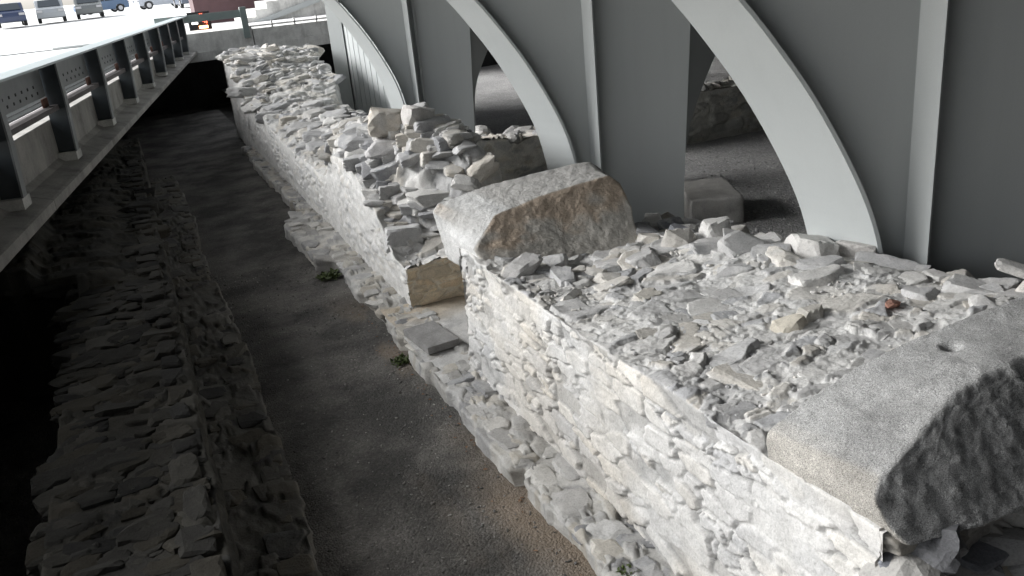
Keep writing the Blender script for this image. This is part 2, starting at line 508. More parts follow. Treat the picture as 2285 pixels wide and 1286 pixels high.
sheet('court_gravel', np.linspace(3.0, 24, 200), ygrade(0.0, 42, 200),
      lambda x, y: 0.30 + 0.03 * fbm(x * 0.7, y * 0.7, seed=12) + 0.018 * fbm(x * 7, y * 7, seed=13, octv=3), M['gravel'])

# ------------------------------------------------------------------ rubble walls as swept sections
def sweep(name, ys, sec, mat, parent, field, colf, tops):
    """sec(y) -> (n,2) section in X,Z for every y; field(P, s, y) -> displacement along the normal"""
    P = np.stack([np.c_[sec(y)[:, 0], np.full(len(sec(y)), y), sec(y)[:, 1]] for y in ys], 0)
    seg = np.linalg.norm(np.diff(P, axis=1), axis=2)
    s = np.concatenate([np.zeros((len(ys), 1)), np.cumsum(seg, 1)], 1)
    nrm = grid_normals(P)
    # smooth the normals over the arris
    for _ in range(3):
        nrm[:, 1:-1] = (nrm[:, :-2] + nrm[:, 1:-1] * 2 + nrm[:, 2:]) / 4
    nrm /= np.maximum(np.linalg.norm(nrm, axis=2, keepdims=True), 1e-9)
    h, c = field(P, s)
    Q = P - nrm * h[..., None] if nrm[len(ys) // 2, 3, 0] > 0 else P + nrm * h[..., None]
    return mesh_np(name, Q, grid_faces(P.shape[0], P.shape[1]), mat, parent, c, True), Q

# ---- near wall
W1_X, W1_Y0, W1_Y1 = 2.33, 2.12, 6.93
w1_top = tps([(2.33, 2.1, 1.40), (2.33, 3, 1.38), (2.33, 4.6, 1.33), (2.33, 5.6, 1.33), (2.33, 6.9, 1.34), (2.8, 3.4, 1.38), (2.8, 4.6, 1.33), (2.8, 6.0, 1.24), (3.3, 2.4, 1.40), (3.3, 3.2, 1.40),
              (3.3, 4.2, 1.32), (3.3, 5.2, 1.28), (3.2, 6.2, 1.20), (3.8, 3.4, 1.40), (3.8, 4.5, 1.34), (3.8, 5.4, 1.32), (3.8, 6.3, 1.20), (4.3, 3.2, 1.46), (4.3, 4.2, 1.40), (4.3, 5.2, 1.40),
              (4.3, 6.0, 1.24), (4.7, 3.2, 1.50), (4.7, 4.0, 1.38), (4.7, 4.8, 1.30), (4.7, 5.8, 1.20), (4.7, 2.4, 1.5)], lam=0.02)
def w1_sec(y):
    zt = float(w1_top(W1_X + .02, y))
    zf = np.linspace(0.05, zt, 112)
    xt = np.linspace(W1_X, 4.68 + 0.1 * math.sin(y * 3.1) + 0.06 * math.sin(y * 7.7), 195)[1:]
    zt2 = np.maximum(w1_top(xt, np.full_like(xt, y)), 0.5)
    zt2 = zt2 * 1.0
    xb = np.full(8, xt[-1] + 0.02); zb = np.linspace(zt2[-1], 0.1, 9)[1:]
    batter = 0.02 * (1 - zf / zt)
    return np.concatenate([np.c_[W1_X - batter, zf], np.c_[xt, zt2], np.c_[xb, zb]])
def w1_field(P, s):
    y = P[..., 1]; x = P[..., 0]; z = P[..., 2]
    nf = 112
    face = np.zeros(P.shape[:2], bool); face[:, :nf] = True
    # face: thin courses, lime mortar smeared over much of it
    hf, mf, rf = stones(y, z + 0.05 * fbm(y * 1.3, z * 2, seed=21), 0.30, 0.115, 101, gap=0.10, amp=0.026, tilt=0.07, big=0.28, cheb=0.8, bury=0.14, sharp=0.6)
    smear = sstep(0.02, 0.34, fbm(y * 1.5, z * 2.2, seed=22, octv=4))
    hf = hf * (1 - 0.45 * smear) + 0.008 * smear - 0.015 * (1 - mf) * (1 - 0.8 * smear)
    hf = hf + 0.006 * fbm(y * 6, z * 12, seed=23, octv=4) + 0.004 * fbm(y * 40, z * 40, seed=24, octv=3) + 0.03 * fbm(y * 0.8, z * 1.2, seed=25, octv=2)
    cf = tint(rf, mf * (1 - 0.6 * smear), light=0.36)
    cf = cf * (1 - 0.45 * ((1 - mf) * (1 - smear))[..., None])          # soil caught in the open joints
    warm = sstep(0.05, 0.45, fbm(y * 0.9, z * 1.1, seed=26, octv=3))[..., None]
    cf = cf * (1 - 0.55 * warm) + cf * np.array([1.02, .965, .885]) * 0.55 * warm
    # top: flat stones lying in crumbled mortar
    ht, mt_, rt = stones(x, y, 0.34, 0.23, 131, gap=0.09, amp=0.032, tilt=0.10, big=0.40, cheb=0.65, bury=0.36, sharp=0.5)
    crumb = 0.016 * fbm(x * 14, y * 14, seed=41, octv=5, gain=0.6) + 0.010 * np.abs(fbm(x * 45, y * 45, seed=43, octv=3))
    sm2 = sstep(0.05, 0.40, fbm(x * 1.7, y * 1.7, seed=44, octv=3))
    ht = ht * (1 - 0.55 * sm2) + crumb * (1.25 - mt_) + 0.05 * fbm(x * 2.2, y * 2.2, seed=42, octv=3) + 0.004 * fbm(x * 60, y * 60, seed=45, octv=2)
    ct = tint(rt, mt_ * (1 - 0.6 * sm2), light=0.10, mortar=np.array([.64, .635, .62]))
    fade = np.ones(P.shape[1]); fade[nf - 6:nf + 4] = [.9, .75, .6, .5, .45, .45, .5, .6, .75, .9]
    h = np.where(face, hf, ht) * fade[None]
    c = np.where(face[..., None], cf, ct)
    return h, c
near_wall = empty('rubble_wall', (W1_X, W1_Y0, 0.0))
tag(near_wall, 'near pale rubble stone wall with whitewashed left face and crumbling top', 'stone wall', 'excavated Roman walls')
def part_at(o, root):
    o.matrix_parent_inverse = Matrix.Translation(-Vector(root.location))
    return o
_w, W1Q = sweep('masonry', np.linspace(W1_Y0, W1_Y1, 440), w1_sec, M['rubble'], near_wall, w1_field, None, None)
part_at(_w, near_wall)

def end_cap(name, parent, x0, x1, z0, ztop, y, n, mm, seed, cw, ch, colmul, out=-1, amp=0.05, gap=0.2, tilt=0.3, light=0.0, smooth_mix=0.0, pal=PAL):
    xs = np.linspace(x0, x1, n); t = np.linspace(0, 1, mm)
    Xg, T = np.meshgrid(xs, t, indexing='ij')
    Z = z0 + (np.asarray(ztop(xs))[:, None] - z0) * T
    h, mk, rr = stones(Xg, Z, cw, ch, seed, gap=gap, amp=amp, tilt=tilt, big=0.4, bury=0.1)
    h = h * (1 - smooth_mix) + 0.02 * fbm(Xg * 5, Z * 5, seed=seed + 9) + 0.006 * fbm(Xg * 30, Z * 30, seed=seed + 11, octv=3)
    edge = sstep(0, 0.05, 1 - T)
    P = np.stack([Xg, y + out * h * edge, Z], 2)
    c = tint(rr, mk * (1 - smooth_mix), light, pal=pal) * np.asarray(colmul)
    return part_at(mesh_np(name, P, grid_faces(n, mm), M['rubble'], parent, c, True), parent)
end_cap('end_face', near_wall, W1_X, 4.7, 0.0, lambda xs: w1_top(xs, np.full_like(xs, W1_Y0)) + 0.01, W1_Y0 + 0.02, 200, 120, 301, 0.24, 0.12, (0.85, 0.83, 0.80), amp=0.07)
end_cap('end_face', near_wall, W1_X, 4.7, 0.0, lambda xs: w1_top(xs, np.full_like(xs, W1_Y1)), W1_Y1 - 0.01, 90, 60, 305, 0.24, 0.12, (0.9, 0.88, 0.85), out=1, amp=0.05)

# rubble lying bedded in the top of the near wall
def scatter(pile, rng, n, xr, yr, topf, size, sub, sink=0.35, light=0.05, flat=1.0, keep=None, pal=PAL, dust=True, rough=0.035, align=None, flatk=1.0, blocky=0.5):
    k = 0
    while k < n:
        x, y = rng.uniform(*xr), rng.uniform(*yr)
        if keep is not None and not keep(x, y):
            if rng.random() < 0.02: k += 1
            continue
        a = rng.uniform(*size) * (1.0 if rng.random() < 0.8 else 1.45)
        sz = np.array([a, a * rng.uniform(0.5, 0.9), a * rng.uniform(0.28, 0.6) * flatk])
        V, Fc = stone_verts(rng, sz, sub, rough, blocky=blocky)
        V = V @ rot(rng, flat, align).T + np.array([x, y, float(topf(x, y)) + sz[2] * (0.5 - sink)])
        c = stone_col(rng, light, pal)
        pile.add(V, Fc, dusty(V, c, rng) if dust else c)
        k += 1
rng = np.random.default_rng(5)
pl = Pile()
G2K = lambda x, y: not (6.3 < y < 7.3 and x < 3.95)
scatter(pl, rng, 26, (2.55, 3.9), (5.35, 6.3), w1_top, (0.20, 0.40), 4, 0.72, 0.12, 0.5)
scatter(pl, rng, 22, (4.0, 4.7), (4.4, 6.4), w1_top, (0.20, 0.38), 4, 0.68, 0.3, 0.45)
scatter(pl, rng, 26, (2.7, 4.6), (3.1, 5.6), w1_top, (0.12, 0.32), 4, 0.80, 0.25, 0.25)
scatter(pl, rng, 10, (4.3, 4.75), (2.9, 4.4), w1_top, (0.14, 0.26), 4, 0.66, 0.3, 0.4)
scatter(pl, rng, 70, (2.5, 4.65), (2.95, 6.2), w1_top, (0.22, 0.44), 4, 0.92, 0.15, 0.16, flatk=0.5, blocky=0.9)
scatter(pl, rng, 600, (2.45, 4.7), (2.9, 6.4), w1_top, (0.010, 0.034), 2, 0.3, 0.4, 1.2, dust=False)
scatter(pl, rng, 14, (3.95, 4.5), (6.2, 7.0), w1_top, (0.15, 0.32), 4, 0.4, -0.2, 0.7)
for zc in np.arange(0.08, 1.36, 0.115):
    a = rng.uniform(0.16, 0.30); V, Fc = stone_verts(rng, (a, 0.16, 0.12), 3, 0.03, blocky=1.0)
    pl.add(V + np.array([2.345 + a * 0.42, 2.20, zc]), Fc, dusty(V, stone_col(rng, 0.3), rng))
for zc in np.arange(0.12, 1.30, 0.12):
    a = rng.uniform(0.14, 0.26); V, Fc = stone_verts(rng, (a, 0.18, 0.12), 3, 0.03, blocky=1.0)
    pl.add(V + np.array([2.345 + a * 0.42, 6.86, zc]), Fc, dusty(V, stone_col(rng, 0.4), rng))
scatter(pl, rng, 60, (2.45, 4.3), (2.10, 2.16), lambda x, y: rng.uniform(0.3, 1.28), (0.14, 0.34), 3, 0.5, -0.3, 0.4, dust=False)
part_at(pl.build('bedded_rubble', M['rubble'], near_wall), near_wall)

# ---- far wall with its two mounds
W2_Y0, W2_Y1 = 8.72, 23.6
w2_top = tps([(2.3, 8.7, .62), (2.3, 9.3, .70), (2.3, 9.7, 1.0), (2.3, 10.35, 1.27), (2.3, 10.75, 1.42), (2.3, 11.3, 1.5), (2.3, 11.8, 1.46), (2.3, 12.3, 1.08), (2.3, 13.6, .97), (2.3, 15.6, .95), (2.3, 17.4, 1.07),
              (2.3, 18.65, 1.24), (2.3, 20.2, 1.5), (2.3, 21.3, 2.0), (2.4, 22.3, 2.15), (2.4, 23.6, 2.1),
              (2.65, 8.7, .66), (2.6, 9.5, .74), (2.6, 9.95, 1.14), (2.6, 10.35, 1.5), (2.65, 11.0, 1.72), (2.6, 11.8, 1.62), (2.6, 12.6, 1.12), (2.7, 14, 1.02), (2.7, 16.5, 1.06), (2.7, 18.5, 1.28), (2.9, 20, 1.55), (2.9, 21.4, 2.05), (2.9, 22.5, 2.18),
              (2.95, 8.7, .68), (2.95, 9.1, .72), (2.95, 9.45, 1.1), (2.95, 9.75, 1.62), (2.95, 10.3, 1.84), (2.95, 11.2, 1.80), (3.0, 12.3, 1.40), (3.1, 13.2, 1.34), (3.1, 15, 1.22), (3.1, 17, 1.22), (3.2, 18.6, 1.36),
              (3.45, 8.7, .80), (3.5, 9.0, 1.05), (3.45, 9.4, 1.68), (3.5, 10.0, 1.72), (3.5, 11, 1.62), (3.45, 12.4, 1.55), (3.45, 13.2, 1.58), (3.6, 14.4, 1.35), (3.6, 17, 1.2), (3.7, 18.8, 1.3), (3.6, 20.2, 1.6), (3.7, 21.6, 2.05),
              (4.0, 8.9, 1.0), (4.0, 10, 1.0), (3.9, 12, 1.3), (4.0, 14, 1.2), (4.2, 18, 1.1), (4.3, 19.6, 1.5), (4.6, 21.4, 1.9), (4.6, 23, 1.95), (3.6, 23.5, 2.1)], sx=1.6, lam=0.004)
def w2_back(y):
    return 3.70 + 0.25 * float(sstep(10.8, 11.6, np.array(y))) + 0.25 * float(sstep(18.0, 20.5, np.array(y))) + 0.06 * math.sin(y * 2.3)
def w2_sec(y):
    zt = float(w2_top(2.31, y))
    zf = np.linspace(0.05, zt, 60)
    xt = np.linspace(2.31, w2_back(y), 100)[1:]
    zt2 = w2_top(xt, np.full_like(xt, y))
    xb = np.full(8, xt[-1] + 0.02); zb = np.linspace(zt2[-1], 0.1, 9)[1:]
    return np.concatenate([np.c_[np.full(60, 2.31), zf], np.c_[xt, zt2], np.c_[xb, zb]])
def w2_field(P, s):
    y = P[..., 1]; x = P[..., 0]; z = P[..., 2]
    nf = 60
    face = np.zeros(P.shape[:2], bool); face[:, :nf] = True
    hf, mf, rf = stones(y, z, 0.26, 0.10, 201, gap=0.2, amp=0.03, tilt=0.10, big=0.4, cheb=0.65, bury=0.2)
    smear = sstep(-0.12, 0.2, fbm(y * 1.3, z * 2.0, seed=222, octv=4))
    hf = hf * (1 - 0.75 * smear) + 0.014 * fbm(y * 6, z * 9, seed=223, octv=4) + 0.03 * fbm(y * 0.7, z, seed=225, octv=2)
    cf = tint(rf, mf * (1 - 0.75 * smear), light=0.42)
    ya = P[:1, :, 1] + np.concatenate([np.zeros((1, P.shape[1])), np.cumsum(np.sqrt(np.diff(y, axis=0) ** 2 + np.diff(z, axis=0) ** 2), 0)], 0)
    ht, mt_, rt = stones(x, ya, 0.34, 0.24, 231, gap=0.12, amp=0.07, tilt=0.22, big=0.4, cheb=0.65, bury=0.2, sharp=0.5)
    ht = ht + 0.02 * fbm(x * 12, ya * 12, seed=241, octv=4) + 0.05 * fbm(x * 2, y * 2, seed=242, octv=3)
    ct = tint(rt, mt_, light=0.08)
    fade = np.ones(P.shape[1]); fade[nf - 3:nf + 3] = [.8, .6, .5, .5, .6, .8]
    return np.where(face, hf, ht) * fade[None], np.where(face[..., None], cf, ct)
far_wall = empty('rubble_wall', (2.31, W2_Y0, 0.0))
tag(far_wall, 'long rubble wall running away beside the path, rising in two stone mounds', 'stone wall', 'excavated Roman walls')
_w, W2Q = sweep('masonry', np.linspace(W2_Y0, W2_Y1, 640), w2_sec, M['rubble'], far_wall, w2_field, None, None)
part_at(_w, far_wall)
TANPAL = np.array([[.52, .45, .34], [.56, .47, .35], [.47, .42, .34], [.55, .50, .42]])
tan = end_cap('end_face', far_wall, 2.30, 3.95, 0.0, lambda xs: w2_top(xs, np.full_like(xs, W2_Y0)) + 0.01, W2_Y0 + 0.01, 130, 60, 311, 0.34, 0.10, (1.62, 1.48, 1.26), amp=0.05, gap=0.16, tilt=0.16, smooth_mix=0.25, pal=TANPAL)
tan['label'] = 'ochre clay-smeared end face of the wall'
end_cap('end_face', far_wall, 2.30, 4.6, 0.0, lambda xs: w2_top(xs, np.full_like(xs, W2_Y1)), W2_Y1 - 0.01, 60, 40, 313, 0.3, 0.12, (0.9, 0.9, 0.9), out=1)

rng = np.random.default_rng(11)
pl = Pile()
AL = (-0.15, 0.28)
scatter(pl, rng, 125, (2.42, 3.55), (9.5, 10.7), w2_top, (0.18, 0.42), 4, 0.56, 0.02, 0.28, align=AL, blocky=0.9)
scatter(pl, rng, 14, (2.5, 3.5), (8.85, 9.5), w2_top, (0.14, 0.30), 4, 0.8, 0.1, 0.2, flatk=0.6)
scatter(pl, rng, 40, (2.45, 3.7), (10.3, 12.2), w2_top, (0.24, 0.46), 4, 0.52, 0.15, 0.45, align=AL)
scatter(pl, rng, 14, (3.2, 3.6), (8.8, 10.2), w2_top, (0.18, 0.34), 3, 0.40, 0.0, 0.6, align=AL)
scatter(pl, rng, 110, (2.45, 3.9), (12.0, 19.0), w2_top, (0.20, 0.50), 3, 0.62, 0.05, 0.3, align=AL)
scatter(pl, rng, 300, (2.32, 4.25), (19.6, 23.2), w2_top, (0.18, 0.46), 3, 0.50, 0.10, 0.7, flatk=0.6, blocky=1.1)
scatter(pl, rng, 26, (2.2, 2.55), (18.8, 21.8), w2_top, (0.3, 0.55), 3, 0.45, 0.1, 0.6, flatk=0.6, blocky=1.1)
scatter(pl, rng, 26, (2.36, 2.6), (9.6, 12.0), w2_top, (0.16, 0.30), 3, 0.48, 0.1, 0.5, align=AL)
scatter(pl, rng, 500, (2.4, 3.8), (8.8, 14.0), w2_top, (0.02, 0.07), 2, 0.3, 0.1, 1.2, dust=False)
part_at(pl.build('bedded_rubble', M['rubble'], far_wall), far_wall)

# ---- footing ledges along the path
def ledge(name, label, y0, y1, n, outer, inner, ztop, seed, light, colmul=(1, 1, 1), side=1, cw=0.21, ch=0.27):
    root_y = 0
    def sec(y):
        xo, xi, zt = outer(y), inner(y), ztop(y)
        a = np.c_[np.full(14, xo), np.linspace(-0.04, zt - 0.012, 14)]
        b = np.c_[np.linspace(xo + side * 0.012, xi, 46), np.full(46, zt)]
        return np.concatenate([a, b])
    ys = ygrade(y0, y1, n)
    P = np.stack([np.c_[sec(y)[:, 0], np.full(60, y), sec(y)[:, 1]] for y in ys], 0)
    x, y, z = P[..., 0], P[..., 1], P[..., 2]
    dd = np.abs(x - x[:, :1])
    h, mk, rr = stones(x, y, cw, ch, seed, gap=0.12, amp=0.036, tilt=0.14, big=0.45, cheb=0.7, bury=0.22, sharp=0.5)
    # whole stones step in and out of the edge line
    _, r1, _, _ = voro(np.stack([ys / 0.42] * 60, 1), np.full(P.shape[:2], 0.5), seed + 7)
    push = (r1[0] - 0.5) * 0.10 + 0.02 * fbm(y * 5, z * 6, seed=seed + 8)
    P[..., 0] = x - side * push * np.clip(1 - dd / 0.30, 0, 1)
    topmask = np.zeros(60); topmask[10:] = np.r_[np.linspace(0.3, 1, 8), np.ones(42)]
    h = h * topmask + 0.018 * fbm(x * 10, y * 10, seed=seed + 1, octv=5, gain=0.6) * topmask + 0.02 * fbm(x * 2, y * 2, seed=seed + 2) * topmask
    P[..., 2] = z + h
    P[:, :14, 0] -= side * 0.02 * fbm(y[:, :14] * 8, z[:, :14] * 12, seed=seed + 3, octv=3)
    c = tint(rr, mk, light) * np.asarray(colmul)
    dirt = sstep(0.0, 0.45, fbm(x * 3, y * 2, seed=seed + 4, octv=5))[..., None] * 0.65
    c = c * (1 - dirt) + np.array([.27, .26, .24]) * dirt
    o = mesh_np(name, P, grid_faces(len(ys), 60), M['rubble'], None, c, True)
    rg = np.random.default_rng(seed); pk = Pile()
    yy = y0
    while yy < y1:
        a = rg.uniform(0.18, 0.42)
        nrow = 2
        for q in range(nrow):
            wd = abs(inner(yy) - outer(yy)); b_ = wd * rg.uniform(0.40, 0.62) if wd < 0.5 else rg.uniform(0.16, 0.34)
            xc = outer(yy) + side * (b_ * 0.5 + (q * wd * 0.42) + rg.normal(0, 0.015))
            if q == 1 and rg.random() < 0.35: continue
            hz = rg.uniform(0.07, 0.15)
            V, Fc = stone_verts(rg, (b_ * 1.05, a * 1.05, hz), 3, 0.035, blocky=1.0)
            V = V @ rot(rg, 0.18, (0, 0.12)).T + np.array([xc, yy + a * 0.5 + rg.normal(0, 0.03), ztop(yy) - hz * 0.42 + rg.uniform(0.0, 0.035)])
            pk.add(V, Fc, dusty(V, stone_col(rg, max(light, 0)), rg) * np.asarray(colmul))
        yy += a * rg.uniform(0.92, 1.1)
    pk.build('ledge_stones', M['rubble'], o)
    return tag(o, label, 'stone ledge', 'footing ledges beside the path')
def r_outer(y):
    a = 1.97 - 0.24 * float(sstep(11.0, 11.3, np.array(y))) + 0.36 * float(sstep(13.2, 14.2, np.array(y)))
    return a
ledge('stone_ledge', 'pale low stone footing ledge along the foot of the white-faced walls', 1.8, 21, 460, r_outer, lambda y: 2.45, lambda y: 0.17, 401, 0.0, (0.88, 0.875, 0.86))
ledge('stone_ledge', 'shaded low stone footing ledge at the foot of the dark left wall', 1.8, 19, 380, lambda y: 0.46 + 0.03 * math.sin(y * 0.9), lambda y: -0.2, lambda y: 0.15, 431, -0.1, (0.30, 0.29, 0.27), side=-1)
# bedding floor in the gap between the two walls
xs = np.linspace(1.98, 4.6, 120); ys = np.linspace(6.75, 8.85, 100)
Xg, Yg = np.meshgrid(xs, ys, indexing='ij')
hh, mk, rr = stones(Xg, Yg, 0.4, 0.4, 451, amp=0.012, tilt=0.04, bury=0.4)
Z = 0.185 + hh + 0.012 * fbm(Xg * 6, Yg * 6, seed=452) + 0.25 * sstep(2.9, 4.4, Xg)
c = tint(rr, mk * 0.5, 0.05)
cl = sstep(8.0, 8.6, Yg + 0.2 * fbm(Xg * 3, Yg * 3, seed=453))[..., None] * 0.7
c = c * (1 - cl) + np.array([.50, .41, .29]) * cl
gap_floor = mesh_np('mortar_floor', np.stack([Xg, Yg, Z], 2), grid_faces(120, 100), M['rubble'], None, c, True)
tag(gap_floor, kind='structure')

# ---- left wall under the street
lw_rng = np.random.default_rng(3)
xs = np.r_[np.linspace(-0.06, -0.1, 3), np.linspace(-0.13, -3.6, 170)]
ys = ygrade(1.5, 20.2, 400)
Yg, Xg = np.meshgrid(ys, xs, indexing='ij')
hh, mk, rr = stones(Xg, Yg, 0.40, 0.26, 501, gap=0.10, amp=0.045, tilt=0.10, big=0.40, cheb=0.75, bury=0.15, sharp=0.6)
Zt = 0.88 + hh + 0.03 * fbm(Xg * 1.2, Yg * 1.2, seed=502) + 0.012 * fbm(Xg * 10, Yg * 10, seed=503, octv=3) + 0.10 * sstep(9.7, 9.9, Yg - 0.25 * Xg) * sstep(-0.3, -0.8, Xg) + 0.14 * sstep(-1.3, -1.45, Xg + 0.1 * fbm(Yg * 1.5, Yg * 0, seed=504))
edge_push = 0.025 * fbm(Yg * 3.4, Yg * 0 + 1.3, seed=505, octv=3)
pit = sstep(-0.98, -1.02, Xg + 0.05 * np.floor(3 * fbm(Yg * 1.1, Yg * 0 + 4.0, seed=507))) * sstep(9.75, 9.65, Yg + 0.12 * Xg)
Zt = Zt * (1 - pit) - 0.3 * pit
Pt = np.stack([Xg + edge_push * sstep(-0.6, -0.06, Xg), Yg, Zt], 2)
# side face down to the ledge
zf = np.linspace(1, 0, 30)[1:]
side = []
for k, t in enumerate(zf):
    q = Pt[:, 0].copy(); q[:, 2] = 0.05 + (q[:, 2] - 0.05) * t
    side.append(q)
side = np.stack(side[::-1], 1)
hs, ms, rs = stones(side[..., 1], side[..., 2], 0.3, 0.14, 511, gap=0.14, amp=0.03, tilt=0.06, sharp=0.6)
side[..., 0] += hs
Pall = np.concatenate([side, Pt], 1)
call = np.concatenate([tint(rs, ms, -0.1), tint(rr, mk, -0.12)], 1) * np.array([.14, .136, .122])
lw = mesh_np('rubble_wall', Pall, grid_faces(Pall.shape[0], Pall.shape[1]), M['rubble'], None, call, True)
rg = np.random.default_rng(93); pk = Pile()
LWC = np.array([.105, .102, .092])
lwt = lambda x, y: 0.89
scatter(pk, rg, 330, (-0.95, -0.20), (2.4, 9.8), lwt, (0.16, 0.36), 3, 0.80, -0.1, 0.10, align=(0.05, 0.25), flatk=0.9, blocky=1.1)
scatter(pk, rg, 260, (-2.6, -0.12), (9.8, 18.0), lwt, (0.22, 0.48), 3, 0.76, -0.1, 0.12, align=(0.05, 0.25), flatk=0.9, blocky=1.1)
yy = 2.2
while yy < 17:
    a = rg.uniform(0.2, 0.5); b_ = rg.uniform(0.18, 0.34)
    V, Fc = stone_verts(rg, (b_, a * 1.10, 0.15), 3, 0.02, blocky=1.4)
    pk.add(V @ rot(rg, 0.06, (0, 0.03)).T + np.array([-0.08 - b_ * 0.5, yy + a / 2, 0.86 + rg.uniform(0, 0.03)]), Fc, dusty(V, stone_col(rg, 0), rg)); yy += a
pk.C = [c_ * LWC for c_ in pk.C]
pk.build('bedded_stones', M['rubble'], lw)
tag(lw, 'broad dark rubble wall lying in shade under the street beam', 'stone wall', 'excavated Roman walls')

# ---- low walls in the court
def low_wall(label, x0, x1, y, yd, z0, ztop, seed, colmul, nst, cat='stone wall'):
    r = empty('rubble_wall', (x0, y, z0)); tag(r, label, cat, 'excavated Roman walls')
    rngl = np.random.default_rng(seed)
    n, mm = 110, 50
    end_cap('masonry', r, x0, x1, z0 - 0.1, lambda xs: ztop(xs), y, n, mm, seed, 0.36, 0.15, colmul, amp=0.04, gap=0.2, tilt=0.1)
    xs = np.linspace(x0, x1, n); t = np.linspace(0, 1, 30)
    Xg, T = np.meshgrid(xs, t, indexing='ij')
    hh, mk, rr = stones(Xg, T * yd, 0.3, 0.24, seed + 3, amp=0.05, tilt=0.2)
    zt = ztop(xs)[:, None] + hh
    zt[:, -3:] = np.array([0.6, 0.2, 0.0])[None] * (ztop(xs)[:, None])
    P = np.stack([Xg, y + T * yd, zt], 2)
    part_at(mesh_np('wall_top', P, grid_faces(n, 30), M['rubble'], r, tint(rr, mk, 0.05) * np.array(colmul) * 1.15, True), r)
    pl = Pile()
    scatter(pl, rngl, nst, (x0, x1), (y + 0.05, y + yd - 0.1), lambda x, yy: ztop(np.array([x]))[0], (0.14, 0.34), 2, 0.3, 0.05, 0.8)
    part_at(pl.build('bedded_rubble', M['rubble'], r), r)
    return r
low_wall('low coursed rubble wall crossing behind the tilted block, beneath the second arch', 3.8, 6.6, 10.9, 0.6, 0.25, lambda xs: 1.78 - 0.085 * xs + 0.03 * np.sin(xs * 5) + 0.02 * np.sin(xs * 13), 601, (1.55, 1.50, 1.42), 40)
low_wall('small dim stepped rubble wall standing far back on the gravel court', 7.6, 11.5, 13.0, 0.8, 0.25, lambda xs: 0.86 + 0.20 * sstep(8.6, 8.7, np.asarray(xs)) + 0.12 * sstep(9.0, 9.1, np.asarray(xs)), 611, (0.95, 0.95, 0.9), 40)

# ------------------------------------------------------------------ big worked blocks
def profile_block(name, label, prof_near, prof_far, y0, y1, n, seed, mat, colf, dents, nz=70, rad=0.035, wob=0.018, fine=0.008, lean=0.0, lean0=1.18):
    """block lofted between two closed XZ outlines (same point count), rounded and hammered"""
    A = np.asarray(prof_near, float); B = np.asarray(prof_far, float)
    def resample(Q, k):
        Qc = np.vstack([Q, Q[:1]]); L = np.r_[0, np.cumsum(np.linalg.norm(np.diff(Qc, axis=0), axis=1))]
        t = np.linspace(0, L[-1], k + 1)[:-1]
        return np.c_[np.interp(t, L, Qc[:, 0]), np.interp(t, L, Qc[:, 1])]
    k = nz * 4
    A, B = resample(A, k), resample(B, k)
    for Q in (A, B):
        for _ in range(1): Q[:] = (np.roll(Q, 1, 0) + 2 * Q + np.roll(Q, -1, 0)) / 4
    rows = []
    cA, cB = A.mean(0), B.mean(0)
    def inset(Q, c, d): 
        v = Q - c; l = np.linalg.norm(v, axis=1, keepdims=True)
        return c + v * np.maximum(1 - d / l, 0)
    ncap = 64
    for i in range(ncap):                      # near face, from its centre out to the rim
        t = (i / ncap); rows.append((cA + (inset(A, cA, rad) - cA) * t, y0))
    for i in range(6):
        a = i / 5 * math.pi / 2
        rows.append((inset(A, cA, rad * (1 - math.sin(a))), y0 + rad * (1 - math.cos(a))))
    for i in range(1, n):
        t = i / n; rows.append((A * (1 - t) + B * t, y0 + rad + (y1 - y0 - 2 * rad) * t))
    for i in range(6):
        a = i / 5 * math.pi / 2
        rows.append((inset(B, cB, rad * (1 - math.cos(a))), y1 - rad * (1 - math.sin(a))))
    for i in range(8):
        t = 1 - (i + 1) / 8; rows.append((cB + (inset(B, cB, rad) - cB) * t, y1))
    P = np.stack([np.c_[q[:, 0], np.full(k, y), q[:, 1]] for q, y in rows], 0)
    P[..., 1] += np.maximum(P[..., 2] - lean0, 0) * lean * np.clip((y1 - P[..., 1]) / (y1 - y0), 0, 1)
    nrm = grid_normals(np.concatenate([P, P[:, :1]], 1))[:, :-1]
    c3 = np.array([(cA + cB)[0] / 2, (y0 + y1) / 2, (cA + cB)[1] / 2])
    sgn = np.sign(((P - c3) * nrm).sum(2).mean()); nrm *= sgn
    x, y, z = P[..., 0], P[..., 1], P[..., 2]
    h = wob * fbm(x * 2.5, y * 2.5, z * 2.5, seed, 3) + fine * fbm(x * 16, y * 16, z * 16, seed + 4, 3) 
    front = sstep(0.4, 0.8, -nrm[..., 1])
    h = h + front * (0.008 * fbm(x * 6, y * 6, z * 6, seed + 7, 3) + 0.008 * fbm(x * 26, y * 26, z * 26, seed + 8, 3, 0.7))
    for (dx, dy, dz, r, dep) in dents:
        d2 = (x - dx) ** 2 + (y - dy) ** 2 + (z - dz) ** 2
        h = h - dep * np.exp(-d2 / r ** 2)
    Q = P + nrm * h[..., None]
    nrow = P.shape[0]
    F = []
    i, j = np.meshgrid(np.arange(nrow - 1), np.arange(k), indexing='ij')
    a = (i * k + j).ravel(); b = (i * k + (j + 1) % k).ravel()
    F = np.stack([a, b, b + k, a + k], 1)
    col = colf(x, y, z, nrm) if colf else None
    o = mesh_np(name, Q, F, mat, None, col, True)
    return tag(o, label, 'stone block')

